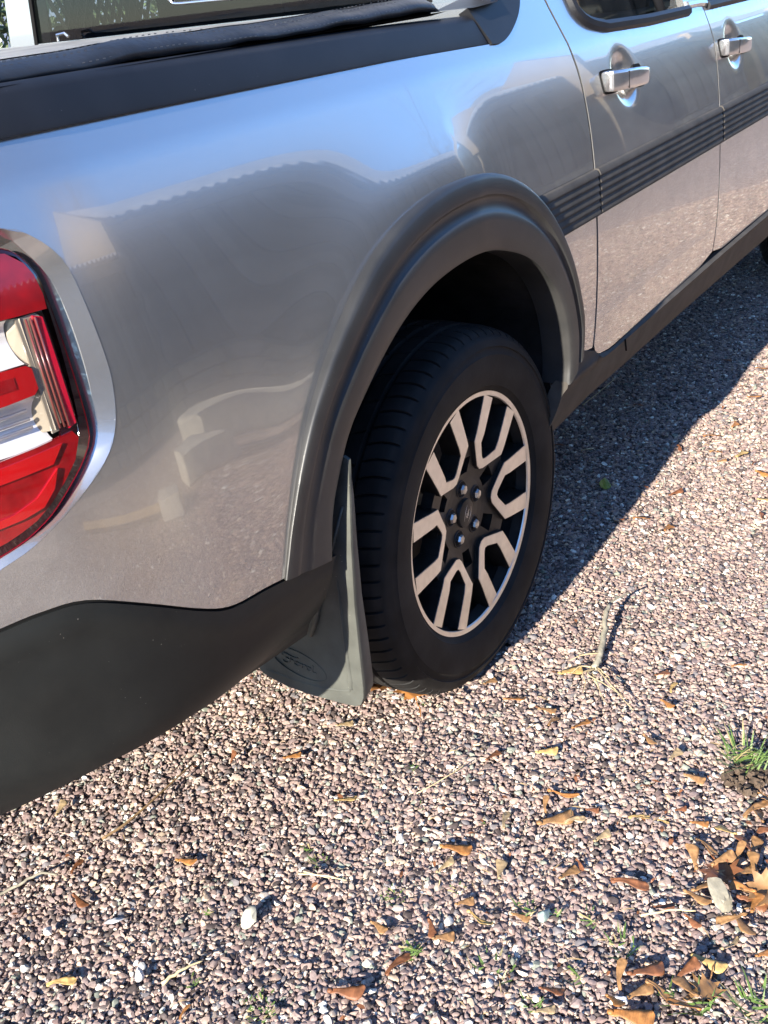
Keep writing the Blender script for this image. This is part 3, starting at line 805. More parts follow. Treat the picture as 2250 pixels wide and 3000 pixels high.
# dark hub plate with a pocket left open between every two loops
bm = bmesh.new()
RR = [.029, .055, .070, .080, .092, .104, .112, .122, .134, .150]
NSG = 120
grid_ = [[bm.verts.new((r*math.cos(2*math.pi*i/NSG), float(np.interp(r, [.029, .034, .075, .10, .15], [-.8615, -.8600, -.8615, -.8665, -.8735])), r*math.sin(2*math.pi*i/NSG))) for r in RR] for i in range(NSG)]
for i in range(NSG):
    dg = ((i+.5)*3-(55-30)) % 60
    off_ = min(dg, 60-dg)          # degrees from the middle of the gap between two loops
    for j in range(len(RR)-1):
        rm = (RR[j]+RR[j+1])/2
        hole = .080 < rm < .112 and off_ < 9.0
        if rm > .134 and off_ > 8: continue
        if rm > .112 and off_ > 13: continue
        if hole: continue
        k2 = (i+1) % NSG
        bm.faces.new((grid_[i][j], grid_[k2][j], grid_[k2][j+1], grid_[i][j+1]))
for v in [v for v in bm.verts if not v.link_faces]: bm.verts.remove(v)
bmesh.ops.recalc_face_normals(bm, faces=bm.faces)
bmesh.ops.solidify(bm, geom=bm.faces[:], thickness=.022)
me = bpy.data.meshes.new('hub'); 
ymin = min(v.co.y for v in bm.verts)
if ymin < -.880:                    # solidified towards the camera side: push it back
    for v in bm.verts: v.co.y += .022
bm.to_mesh(me); bm.free(); me.materials.append(M['rimblack']); link(bpy.data.objects.new('hub', me), wheel)
for i in range(5):
    a = R(93+72*i)
    x, z = .0515*math.cos(a), .0515*math.sin(a)
    V, F = lathe([(.0150, -.8600), (.0160, -.8632), (.0175, -.8628), (.0185, -.8590)], 20)
    mesh_obj('nut_pocket', [(v[0]+x, v[1], v[2]+z) for v in V], [f[::-1] for f in F], M['rimblack'], wheel, True)
    V, F = lathe([(.0152, -.8622), (.0, -.8622)], 20)
    mesh_obj('nut_well', [(v[0]+x, v[1], v[2]+z) for v in V], [f[::-1] for f in F], M['liner'], wheel)
    V = []; F = []
    for (rr, yy) in ((.0105, -.860), (.0105, -.8665), (.0085, -.8705), (.004, -.8720)):
        for q in range(6):
            b = q*math.pi/3+a
            V.append((x+rr*math.cos(b), yy, z+rr*math.sin(b)))
    for j in range(3):
        for q in range(6): F.append((j*6+q, j*6+(q+1) % 6, (j+1)*6+(q+1) % 6, (j+1)*6+q))
    F.append((18, 19, 20, 21, 22, 23))
    mesh_obj('lug_nut', V, F, M['chrome'], wheel, True, None, 20)
V, F = lathe([(.0, -.8708), (.012, -.8706), (.022, -.8695), (.0275, -.8675), (.0295, -.860)], 40)
mesh_obj('centre_cap', V, [f[::-1] for f in F], M['rimblack'], wheel, True, None, 40)

# script lettering of the oval badge, drawn as pen strokes in a unit box (x right, y up)
STROKES = [
    catmull([(-.86, .30), (-.93, .52), (-.72, .66), (-.40, .60), (-.10, .66), (.02, .78)], 5),
    catmull([(-.42, .60), (-.46, .15), (-.58, -.38), (-.78, -.58), (-.92, -.42)], 5),
    catmull([(-.72, .12), (-.50, .08), (-.30, .16)], 5),
    catmull([(-.06, .18), (-.22, .06), (-.26, -.20), (-.12, -.32), (.02, -.18), (.04, .06), (-.06, .18), (.10, .10), (.16, .14)], 5),
    catmull([(.16, .14), (.22, .18), (.20, -.02), (.16, -.30)], 5),
    catmull([(.20, -.02), (.28, .14), (.38, .20), (.42, .12)], 5),
    catmull([(.70, .12), (.56, .18), (.44, .02), (.46, -.22), (.58, -.30), (.70, -.10), (.76, .20), (.84, .66), (.80, .30), (.76, -.10), (.82, -.30), (.96, -.18)], 5)]
def badge(to3, rad, name, m, parent, oval=True, rel=1.0):
    mb = MB()
    for s in STROKES: mb.tube([to3(x*.66, y*.62) for x, y in s], rad, 5)
    if oval: mb.tube([to3(math.cos(2*math.pi*i/48), math.sin(2*math.pi*i/48)) for i in range(49)], rad*1.0, 5, False)
    return mb.build(name, m, parent, True)
# on the cap the oval badge lies turned with the wheel
ca, sa = math.cos(R(62)), math.sin(R(62))
badge(lambda x, y: (.022*x*ca-.0105*y*sa, -.8704+.0020*(x*x), .022*x*sa+.0105*y*ca), .0007, 'cap_badge', M['alloy'], wheel)

# ---- mud flap behind the wheel
flap_out = [(-.690, .280), (-.706, .257), (-.715, .246), (-.733, .240), (-.768, .234), (-.811, .233), (-.882, .238), (-.909, .241), (-.922, .248), (-.9295, .265), (-.932, .284), (-.935, .362), (-.939, .447), (-.942, .539), (-.941, .611), (-.9405, .643), (-.9395, .668), (-.930, .672), (-.90, .62), (-.86, .57), (-.80, .53), (-.70, .51), (-.62, .50), (-.62, .34), (-.66, .30)]
def xflap(y, z): return -.468+.02*(y+.93)+.033*max(0, min(1, (z-.5)/.17))
V2, E2, F2, *_r = delaunay_2d_cdt([Vector(p) for p in flap_out]+[Vector((-.63-.02*i, .25+.02*j)) for i in range(16) for j in range(21)], [(i, (i+1) % len(flap_out)) for i in range(len(flap_out))], [], 1, 1e-6)
V = [(xflap(v.x, v.y), v.x, v.y) for v in V2]; n0 = len(V)
V += [(xflap(v.x, v.y)+.006, v.x, v.y) for v in V2]
F = []; cnt = set()
for f in F2:
    f = list(f)
    a, b, c = [V2[i] for i in f[:3]]
    if (b-a).cross(c-a) > 0: f = f[::-1]
    F.append(tuple(f)); F.append(tuple(i+n0 for i in f[::-1]))
    for i in range(len(f)): cnt.add((f[i], f[(i+1) % len(f)]))
for a, b in cnt:
    if (b, a) not in cnt: F.append((b, a, a+n0, b+n0))
flap = mesh_obj('mud_flap', V, F, M['flap'], truck, True, None, 40)
# forward-turned outer flange
fl_ = [p for p in flap_out[8:17]]
V = []; F = []
for (y, z) in fl_:
    x = xflap(y, z)
    wd = float(np.interp(z, [.245, .265, .36, .53, .62, .67], [.026, .042, .040, .030, .022, .008])); iy = float(np.interp(z, [.25, .4, .6, .67], [.010, .011, .010, .006]))
    V += [(x-.0004, y+.0006, z), (x+.004, y-.0015, z), (x+wd, y+iy, z-.006), (x+wd, y+iy+.006, z-.006)]
n = len(fl_)
for i in range(n-1):
    for j in range(3): F.append((i*4+j, i*4+j+1, (i+1)*4+j+1, (i+1)*4+j))
F.append((0, 1, 2, 3)[::-1])
mesh_obj('flap_flange', V, F, M['flap'], flap, True, None, 60)
# raised edge rib and bottom step moulded on the flap
V = []; F = []
rib = catmull([(-.912, .478), (-.910, .442), (-.907, .352), (-.904, .296), (-.903, .280), (-.897, .268), (-.843, .2575), (-.782, .254), (-.725, .257)], 5)
n = len(rib)
for i, (y, z) in enumerate(rib):
    t = min(1.0, i/(n*.45)); a = .0016+.0042*t if i < n*.5 else .0022
    x = xflap(y, z)
    nx_, nz_ = (1, 0) if z > .29 else ((.7, .7) if y < -.88 else (0, 1))
    wgt = .010*t if i < n*.5 else .004
    V += [(x+.0005, y-nx_*wgt, z-nz_*wgt), (x-a, y-nx_*wgt*.5, z-nz_*wgt*.5), (x-a*.1-.0002, y+nx_*.0015, z+nz_*.0015)]
for i in range(n-1):
    for j in range(2): F.append((i*3+j, (i+1)*3+j, (i+1)*3+j+1, i*3+j+1))
mesh_obj('flap_rib', V, F, M['flap'], flap, True)
badge(lambda x, y: (xflap(-.80, .3)-.0006, -.803-.055*x, .292+.025*y-.008*x), .0014, 'flap_badge', M['flap'], flap)
# rough trimmed edge where bumper and flap meet
tr = MB(); tr.tube([(-.452, -.930, .599), (-.466, -.912, .538), (-.470, -.893, .501), (-.471, -.862, .401), (-.471, -.845, .362)], [.002, .003, .0045, .0045, .003], 5)
tr.build('flap_beading', M['flap'], flap, True)
# the front wheel and its flare are copies
fwh = copy_tree(wheel, truck); fwh.location.x = 3.076; fwh.name = 'front_wheel'
ff = flare.copy(); link(ff, truck); ff.location.x = 3.076
# far wheels (mirrored stance)
for xx in (0, 3.076):
    o = copy_tree(wheel, truck); o.location.x = xx; o.rotation_euler = (0, 0, math.pi); o.name = 'far_wheel'
# ================================================================== THE GROUND
def ground_material():
    m = bpy.data.materials.new('gravel_bed'); m.use_nodes = True
    N = m.node_tree.nodes; Lk = m.node_tree.links; b = N['Principled BSDF']
    tc = N.new('ShaderNodeTexCoord')
    vo = N.new('ShaderNodeTexVoronoi'); vo.inputs['Scale'].default_value = 85; vo.inputs['Randomness'].default_value = 1
    Lk.new(tc.outputs['Object'], vo.inputs['Vector'])
    cr = N.new('ShaderNodeValToRGB')
    sep = N.new('ShaderNodeSeparateColor'); Lk.new(vo.outputs['Color'], sep.inputs[0]); Lk.new(sep.outputs[0], cr.inputs[0])
    ramp(cr)
    Lk.new(cr.outputs[0], b.inputs['Base Color'])
    bp = N.new('ShaderNodeBump'); bp.invert = True; bp.inputs['Strength'].default_value = .9; bp.inputs['Distance'].default_value = .008
    Lk.new(vo.outputs['Distance'], bp.inputs['Height']); Lk.new(bp.outputs[0], b.inputs['Normal'])
    b.inputs['Roughness'].default_value = .85
    return m
STONE_RAMP = [(p, tuple(min(.8, v*k_) for v, k_ in zip(c, (1.14, 1.05, .95)))) for p, c in [(0.0, (.075, .062, .062)), (.10, (.20, .150, .145)), (.24, (.30, .235, .215)), (.40, (.235, .19, .19)), (.54, (.38, .305, .265)), (.66, (.27, .22, .21)), (.76, (.34, .30, .27)), (.82, (.17, .165, .18)), (.87, (.22, .25, .22)), (.90, (.46, .38, .30)), (.93, (.55, .51, .46)), (.965, (.75, .73, .70))]]
def ramp(cr):
    e = cr.color_ramp.elements
    cr.color_ramp.interpolation = 'CONSTANT'
    while len(e) > 1: e.remove(e[-1])
    e[0].position = 0; e[0].color = (*STONE_RAMP[0][1], 1)
    for p, c in STONE_RAMP[1:]:
        q = e.new(p); q.color = (*c, 1)
mg = ground_material()
gv = []; gfc = []
XS = [-400, -60, -12, -4, 10, 30, 100, 400]; YS = [-400, -60, -14, -5, 4, 12, 60, 400]
for x in XS:
    for y in YS: gv.append((x, y, -.010))
for i in range(7):
    for j in range(7): gfc.append((i*8+j, (i+1)*8+j, (i+1)*8+j+1, i*8+j+1))
gr = mesh_obj('ground', gv, gfc, mg); gr['kind'] = 'structure'

# stones: angular chips, several shapes, scattered as instances of ONE object
ms = bpy.data.materials.new('gravel_stone'); ms.use_nodes = True
N = ms.node_tree.nodes; Lk = ms.node_tree.links; b = N['Principled BSDF']
at = N.new('ShaderNodeAttribute'); at.attribute_type = 'INSTANCER'; at.attribute_name = 'tone'
cr = N.new('ShaderNodeValToRGB'); ramp(cr); Lk.new(at.outputs['Fac'], cr.inputs[0])
tc = N.new('ShaderNodeTexCoord'); nz = N.new('ShaderNodeTexNoise'); nz.inputs['Scale'].default_value = 3.0; nz.inputs['Detail'].default_value = 4
Lk.new(tc.outputs['Object'], nz.inputs['Vector'])
mr = N.new('ShaderNodeMapRange'); mr.inputs[1].default_value = .3; mr.inputs[2].default_value = .7; mr.inputs[3].default_value = .78; mr.inputs[4].default_value = 1.2
Lk.new(nz.outputs['Fac'], mr.inputs[0])
mx = N.new('ShaderNodeMix'); mx.data_type = 'RGBA'; mx.blend_type = 'MULTIPLY'; mx.inputs[0].default_value = 1
Lk.new(cr.outputs[0], mx.inputs[6]); Lk.new(mr.outputs[0], mx.inputs[7]); Lk.new(mx.outputs[2], b.inputs['Base Color'])
b.inputs['Roughness'].default_value = .7; b.inputs['Specular IOR Level'].default_value = .4

stone_col = bpy.data.collections.new('stone_shapes')
def stone_mesh(name, seed, m, sub=2, flat=(1.0, .74, .52)):
    q = random.Random(seed)
    bm = bmesh.new(); bmesh.ops.create_icosphere(bm, subdivisions=sub, radius=1.0)
    planes = []
    for _ in range(9):
        v = Vector((q.gauss(0, 1), q.gauss(0, 1), q.gauss(0, 1))).normalized(); planes.append((v, q.uniform(.42, .92)))
    for v in bm.verts:
        d = v.co.normalized(); r = 1.12
        for n_, h in planes:
            c = d.dot(n_)
            if c > .05: r = min(r, h/c)
        r = .985*r+.015*.85
        v.co = Vector((d.x*r*flat[0], d.y*r*flat[1]*q.uniform(.98, 1.02), d.z*r*flat[2]))
    me = bpy.data.meshes.new(name); bm.to_mesh(me); bm.free()
    me.polygons.foreach_set('use_smooth', [True]*len(me.polygons))
    me.set_sharp_from_angle(angle=R(26))
    me.materials.append(m)
    return me
for k in range(12):
    fl = (1.0, rng.uniform(.52, .85), rng.uniform(.34, .52))
    o = bpy.data.objects.new('stone_shape', stone_mesh('stone', 100+k, ms, 2, fl)); stone_col.objects.link(o)

def scatter(xr, yr, step, size, layers, zlo, zhi):
    P = []; S = []; Rt = []
    for L in range(layers):
        nx = int((xr[1]-xr[0])/step); ny = int((yr[1]-yr[0])/step)
        gx_, gy_ = np.meshgrid(np.arange(nx), np.arange(ny), indexing='ij')
        x = xr[0]+(gx_.ravel()+nrng.random(nx*ny))*step; y = yr[0]+(gy_.ravel()+nrng.random(nx*ny))*step
        s = size*np.exp(nrng.normal(0, .36, nx*ny)); s = np.clip(s, size*.42, size*2.1)
        z = -.004+zlo+(zhi-zlo)*nrng.random(nx*ny)
        P.append(np.stack([x, y, z], 1)); S.append(s)
        Rt.append(np.stack([nrng.normal(0, .26, nx*ny), nrng.normal(0, .26, nx*ny), nrng.random(nx*ny)*6.283], 1))
    return np.concatenate(P), np.concatenate(S), np.concatenate(Rt)
sets = [scatter((-1.2, .8), (-1.72, -.25), .0066, .0034, 1, -.004, .0005), scatter((.8, 2.6), (-1.2, -.25), .0085, .004, 1, -.004, .0005),
        scatter((-1.25, 1.0), (-1.75, -.15), .0080, .0053, 2, -.002, .0050),
        scatter((1.0, 3.6), (-1.6, -.15), .0092, .0060, 2, -.002, .0050),
        scatter((-2.6, -1.25), (-3.4, 0.4), .015, .0088, 1, -.002, .004),
        scatter((-1.25, 5.0), (-4.4, -1.75), .015, .0088, 1, -.002, .004),
        scatter((3.6, 5.5), (-1.75, 0.4), .015, .0088, 1, -.002, .004),
        scatter((-1.25, 3.6), (-.15, .9), .018, .011, 1, -.002, .004)]
P = np.concatenate([s[0] for s in sets]); S = np.concatenate([s[1] for s in sets]); Rt = np.concatenate([s[2] for s in sets])
# shallow swells of the surface
P[:, 2] += .004*np.sin(P[:, 0]*5.1+1.3)*np.sin(P[:, 1]*4.3)+.003*np.sin(P[:, 0]*11+P[:, 1]*7)
# stones pressed aside under the tyre
inn_ = (np.abs(P[:, 0]) < .09) & (P[:, 1] > -.90) & (P[:, 1] < -.68); P[inn_, 2] -= .012
n = len(P)
me = bpy.data.meshes.new('gravel'); me.vertices.add(n); me.vertices.foreach_set('co', P.astype(np.float32).ravel())
a = me.attributes.new('tone', 'FLOAT', 'POINT'); a.data.foreach_set('value', nrng.random(n).astype(np.float32))
a = me.attributes.new('size', 'FLOAT', 'POINT'); a.data.foreach_set('value', S.astype(np.float32))
a = me.attributes.new('turn', 'FLOAT_VECTOR', 'POINT'); a.data.foreach_set('vector', Rt.astype(np.float32).ravel())
a = me.attributes.new('shape', 'INT', 'POINT'); a.data.foreach_set('value', nrng.integers(0, 12, n).astype(np.int32))
gravel = link(bpy.data.objects.new('gravel', me)); gravel['kind'] = 'stuff'; gravel['label'] = 'pinkish grey gravel chippings covering the drive'
ng = bpy.data.node_groups.new('gravel_scatter', 'GeometryNodeTree')
ng.interface.new_socket('Geometry', in_out='INPUT', socket_type='NodeSocketGeometry'); ng.interface.new_socket('Geometry', in_out='OUTPUT', socket_type='NodeSocketGeometry')
gi = ng.nodes.new('NodeGroupInput'); go = ng.nodes.new('NodeGroupOutput')
iop = ng.nodes.new('GeometryNodeInstanceOnPoints'); ci = ng.nodes.new('GeometryNodeCollectionInfo')
ci.inputs['Collection'].default_value = stone_col; ci.inputs['Separate Children'].default_value = True; ci.inputs['Reset Children'].default_value = True
def named(t, nm):
    q = ng.nodes.new('GeometryNodeInputNamedAttribute'); q.data_type = t; q.inputs['Name'].default_value = nm; return q
ai, as_, ar = named('INT', 'shape'), named('FLOAT', 'size'), named('FLOAT_VECTOR', 'turn')
ng.links.new(gi.outputs[0], iop.inputs['Points']); ng.links.new(ci.outputs[0], iop.inputs['Instance'])
iop.inputs['Pick Instance'].default_value = True
ng.links.new(ai.outputs['Attribute'], iop.inputs['Instance Index']); ng.links.new(as_.outputs['Attribute'], iop.inputs['Scale'])
er = ng.nodes.new('FunctionNodeEulerToRotation'); ng.links.new(ar.outputs['Attribute'], er.inputs[0]); ng.links.new(er.outputs[0], iop.inputs['Rotation'])
ng.links.new(iop.outputs[0], go.inputs[0])
gm = gravel.modifiers.new('scatter', 'NODES'); gm.node_group = ng
SEEDS = [
    (-0.057, -0.921, 'w', 38, 40, 'just right of the tyre'),
    (0.039, -1.051, 'y', 60, 20, 'beside the dried plant stalk'),
    (0.105, -1.215, 'r', 40, 30, 'right of the dried plant stalk'),
    (0.068, -1.248, 'y', 40, 70, 'below the tan wing right of the dried stalk'),
    (0.19, -1.34, 'o', 34, 10, 'near the right picture edge under the shadow'),
    (0.022, -1.257, 'o', 36, -50, 'below right of the dried stalk roots'),
    (-0.087, -0.992, 'o', 50, -8, 'below the green seedling by the tyre'),
    (-0.088, -1.061, 'w', 40, -10, 'below the dried stalk, topmost of its pair'),
    (-0.118, -1.083, 'w', 40, 60, 'below the dried stalk, lower of its pair'),
    (-0.105, -1.134, 'o', 48, 35, 'alone on clear gravel below the dried stalk'),
    (-0.094, -1.263, 'w', 40, -70, 'left of the big grass tuft'),
    (-0.114, -1.314, 'b', 40, 50, 'beside a yellow flake left of the big grass tuft'),
    (-0.2, -1.112, 'y', 48, 0, 'in the middle of the sunlit gravel'),
    (-0.251, -1.027, 'r', 42, 50, 'between the tyre and the green moss speck'),
    (-0.152, -1.363, 'w', 42, -25, 'under the left tips of the big grass tuft'),
    (-0.208, -1.298, 'r', 22, 0, 'small, above the yellow petal'),
    (-0.325, -1.164, 'w', 38, 90, 'upright, left of the curled leaf nest'),
    (-0.287, -1.18, 'o', 60, -35, 'thin and wiry, over the curled leaf nest'),
    (-0.343, -1.193, 'w', 75, 10, 'largest, in the curled leaf nest'),
    (-0.328, -1.219, 'b', 40, 20, 'at the right end of the curled leaf nest'),
    (-0.382, -1.116, 'b', 46, 85, 'pale tan, left of the curled leaf nest'),
    (-0.343, -1.274, 'b', 42, 30, 'right below the curled leaf nest'),
    (-0.278, -1.311, 'y', 40, 10, 'pale yellow, flat like a petal'),
    (-0.27, -1.35, 'y', 22, -20, 'small, right of the yellow petal'),
    (-0.247, -1.401, 'o', 34, -5, 'above the leaf pile, lying level'),
    (-0.182, -1.467, 'w', 60, 40, 'broad, by the right edge below the grass tuft'),
    (-0.289, -1.427, 'w', 46, -45, 'at the top of the leaf pile'),
    (-0.325, -1.416, 'w', 52, 85, 'upright at the left of the leaf pile'),
    (-0.258, -1.488, 'w', 46, 65, 'at the upper right of the leaf pile'),
    (-0.289, -1.473, 'w', 48, 75, 'standing in the middle of the leaf pile'),
    (-0.465, -1.072, 'o', 60, -5, 'folded, left half of the foreground'),
    (-0.508, -1.076, 'b', 44, 35, 'under the folded orange wing'),
    (-0.476, -1.155, 'b', 46, 85, 'right of the folded orange wing'),
    (-0.433, -1.253, 'w', 46, 40, 'beside a dark seed in the foreground centre'),
    (-0.409, -1.266, 'r', 26, -60, 'dark little seed beside the yellow chip'),
    (-0.407, -1.344, 'r', 64, -8, 'fat, lying level left of the leaf pile'),
    (-0.365, -1.449, 'w', 60, 15, 'on the left side of the leaf pile'),
    (-0.332, -1.459, 'w', 48, 10, 'arched over the leaf pile'),
    (-0.311, -1.49, 'w', 44, 30, 'right of the arched wing in the leaf pile'),
    (-0.331, -1.511, 'r', 56, 5, 'at the right side of the leaf pile'),
    (-0.36, -1.515, 'r', 52, -20, 'beneath the right side of the leaf pile'),
    (-0.392, -1.443, 'w', 50, -45, 'left of the grey bark piece'),
    (-0.412, -1.515, 'w', 54, -75, 'below the grey bark piece'),
    (-0.431, -1.407, 'r', 36, -5, 'left of the leaf pile, dark and level'),
    (-0.438, -1.451, 'r', 34, -60, 'under the leaf pile, dark and short'),
    (-0.554, -1.136, 'w', 36, 20, 'with a long stalk in the left foreground'),
    (-0.578, -1.172, 'y', 62, -65, 'long, standing out in the foreground'),
    (-0.539, -1.225, 'w', 34, -20, 'under a grass tuft in the foreground'),
    (-0.619, -1.12, 'r', 40, -70, 'beside the left foreground tuft'),
    (-0.625, -1.139, 'w', 40, 15, 'right below the dark wing by the left tuft'),
    (-0.701, -1.103, 'r', 56, 55, 'red brown, below the left foreground tuft'),
    (-0.578, -1.392, 'w', 50, 85, 'upright at the bottom, left of its pile'),
    (-0.55, -1.422, 'r', 64, 8, 'level at the top of the bottom pile'),
    (-0.587, -1.426, 'w', 52, 20, 'in the heart of the bottom pile'),
    (-0.57, -1.45, 'w', 50, -40, 'at the right of the bottom pile'),
    (-0.551, -1.494, 'w', 58, 30, 'below the bottom grass blades'),
    (-0.498, -1.493, 'y', 56, -35, 'yellow, between leaf pile and bottom pile'),
    (-0.615, -1.404, 'o', 40, -50, 'under the upright wing at the bottom'),
    (-0.622, -1.427, 'o', 70, -10, 'orange, on the bottom picture edge'),
    (-0.67, -1.323, 'b', 36, 10, 'at the bottom edge, centre right'),
    (-0.367, -1.517, 'w', 40, 30, 'by the right edge below the leaf pile'),
    (-0.454, -1.512, 'b', 48, 25, 'thin, below the grey bark piece'),
    (-0.448, -1.555, 'o', 36, 20, 'at the right picture edge near the bottom'),
    (-0.636, -1.319, 'r', 40, -8, 'dark, in the bottom foreground gravel'),
    (-0.234, -1.366, 'r', 26, 10, 'tiny dark, right of the yellow petal'),
    (-0.296, -1.238, 'r', 26, 0, 'tiny red brown, right of the curled nest'),
    (-0.713, -0.396, 'b', 46, 80, 'tan, close under the bumper'),
    (-0.795, -0.525, 'r', 38, 80, 'left foreground below the long twig'),
    (-0.466, -0.595, 'r', 30, 70, 'beneath the mud flap, upright'),
    (-0.409, -0.691, 'o', 40, 15, 'beneath the mud flap, lying level'),
    (-0.459, -0.848, 'y', 46, 10, 'straw coloured, below the mud flap'),
    (-0.959, -0.677, 'y', 48, 20, 'yellow, lower left foreground'),
    (-0.698, -0.689, 'o', 44, -20, 'left of the straw in the foreground'),
    (-0.774, -1.067, 'r', 62, -12, 'dark, at the bottom edge left of centre'),
    (-0.84, -0.586, 'r', 44, -45, 'dark, left foreground above the pale chip'),
    (-0.913, -0.883, 'o', 30, 80, 'at the very bottom, left half'),
    (-0.653, -1.044, 'w', 36, -35, 'in the foreground, right of the pale rock'),
    (-0.287, -0.726, 'b', 40, 20, 'beside the tyre, right of the mud flap'),
    (1.858, -0.832, 'r', 36, 0, 'in the shadow under the front door'),
    (1.815, -0.958, 'o', 44, -30, 'on the shadow edge by the right border'),
    (1.562, -1.003, 'o', 50, -20, 'in the sun by the right border, level'),
    (1.644, -0.945, 'r', 30, 10, 'on the edge of the car shadow, upper'),
    (1.316, -1.012, 'o', 52, 50, 'orange, in the sun below the shadow corner'),
    (1.136, -1.08, 'y', 70, 45, 'big and yellow, right of the shadow edge'),
    (1.222, -0.973, 'o', 52, -10, 'just outside the shadow edge, upper'),
    (1.124, -0.916, 'r', 40, -80, 'in the shadow near its edge'),
    (1.09, -1.126, 'r', 34, 60, 'right of the big yellow wing'),
    (1.037, -1.164, 'o', 52, -60, 'by the right border below the yellow wing'),
    (0.855, -0.993, 'r', 52, 20, 'below the shadow edge, dark tan'),
    (0.693, -0.959, 'o', 50, 5, 'below the shadow edge, level and orange'),
    (0.673, -1.031, 'o', 52, 60, 'right of the level orange wing'),
    (0.81, -1.221, 'r', 34, 70, 'right border, small and dark'),
    (0.893, -1.207, 'y', 46, 0, 'right border, pale and level'),
    (1.033, -0.583, 'r', 36, 20, 'in the shadow right of the tyre'),
    (1.403, -0.69, 'r', 36, 0, 'in the shadow behind the wheel arch'),
    (1.03, -0.675, 'b', 44, 10, 'in the shadow, dull brown by the tyre'),
    (1.13, -1.014, 'o', 40, -10, 'in the sun below the upper shadow edge'),
    (1.082, -1.045, 'w', 34, 10, 'in the sun left of the big yellow wing'),
    (0.864, -0.902, 'r', 30, 0, 'in the shadow, above the green husk'),
    (0.671, -0.913, 'r', 24, 0, 'in the shadow by its lower edge'),
]
# ================================================================== WHAT STANDS AROUND (seen mostly mirrored in the paint; some added only for that)
M['timber'] = mat('weathered_boards', (0.17, 0.14, 0.11), 0.8, noise=(2.2, .55, 6))
M['timber2'] = mat('pale_boards', (0.26, 0.215, 0.165), 0.8, noise=(2.2, .45, 6))
M['post'] = mat('yellow_oak', (0.42, 0.28, 0.12), 0.7, noise=(5, .25, 4))
M['stone'] = mat('sandstone', (0.40, 0.33, 0.22), 0.85, noise=(5, .35, 6), bump=(30, .5, .01))
M['stone2'] = mat('grey_stone', (0.26, 0.23, 0.18), 0.85, noise=(5, .35, 6), bump=(30, .5, .01))
PALE = mat('pale_block', (.52, .47, .37), .85, noise=(9, .2, 5))
M['mortar'] = mat('lime_mortar', (0.32, 0.29, 0.25), 0.9)
M['sheet'] = mat('roof_sheet', (0.50, 0.49, 0.47), 0.4, 0.2, 0.6, noise=(3, .3, 5))
M['gable'] = mat('tan_render', (0.27, 0.215, 0.155), 0.85, noise=(4, .15, 5))
M['white'] = mat('white_render', (0.80, 0.80, 0.77), 0.8)
M['slate'] = mat('dark_slates', (0.07, 0.07, 0.08), 0.6, noise=(4, .3, 4))
M['bark'] = mat('tree_bark', (0.10, 0.08, 0.065), 0.9, noise=(6, .3, 5))
M['hedge'] = mat('hedge_leaf', (0.085, 0.115, 0.05), 0.75, noise=(9, .4, 3))

BX0, BX1, BY, EAVE = 2.95, 27.0, -5.3, 2.62
barn = tag(empty('barn', (0, 0, 0)), 'timber clad barn on a stone plinth mirrored in the truck paint', 'barn')
boards = {}
def boarding(x0, x1, top):
    x = x0+.04; i = 0
    while x < x1-.05:
        wd = rng.choice((.14, .16, .19)) if x < 12 else .24
        key = (wd, rng.random() < .3, top)
        if key not in boards:
            q = MB(); q.box((0, 0, 0), (wd-.012, .022, top-.62), None, .003)
            o = q.build('board', M['timber2'] if key[1] else M['timber'], barn); boards[key] = o
        else:
            o = boards[key].copy(); link(o, barn)
        o.location = (x+wd/2, BY+(.0 if i % 2 else .014), .60+(top-.62)/2)
        x += wd; i += 1
LOW = 2.15
boarding(BX0, BX1, EAVE); boarding(-6.0, BX0-.05, LOW)
core = MB(); core.box(((BX0+BX1)/2, BY-2.3, EAVE/2), (BX1-BX0-.04, 4.5, EAVE)); core.box(((BX0-6.0)/2, BY-1.8, LOW/2), (BX0+6.0-.04, 3.5, LOW)); core.build('barn_wall', M['mortar'], barn)
# plinth of squared stones
stones = []
for k in range(6):
    ln = .24+.06*k
    q = MB(); q.box((0, 0, 0), (ln-.025, .16, .165), None, .022)
    for j, v in enumerate(q.v): q.v[j] = (v[0]+rng.uniform(-.006, .006), v[1]+rng.uniform(-.012, .012), v[2]+rng.uniform(-.006, .006))
    stones.append((ln, q))
proto = {}
for row in range(3):
    x = -3.0
    while x < 19:
        k = rng.randrange(6); ln, q = stones[k]
        key = (k, rng.random() < .35)
        if key not in proto: proto[key] = q.build('stone', M['stone2'] if key[1] else M['stone'], barn)
        else: proto[key] = link(proto[key].copy(), barn)
        proto[key].location = (x+ln/2, BY+.055+rng.uniform(-.012, .012), .10+row*.19)
        x += ln
def gable(x, y0, y1, z0, ze, rise, th=.15):
    ym = (y0+y1)/2; q = MB()
    a = [(y0, z0), (y1, z0), (y1, ze), (ym, ze+rise), (y0, ze)]
    q.add([(x-th, y, z) for y, z in a]+[(x, y, z) for y, z in a], [(0, 1, 2, 3, 4), (9, 8, 7, 6, 5), (0, 4, 9, 5), (4, 3, 8, 9), (3, 2, 7, 8), (1, 6, 7, 2)])
    return q.build('gable_wall', M['gable'], barn)
gable(BX0, BY+.12, BY-4.6, 1.6, EAVE+.05, 1.25)
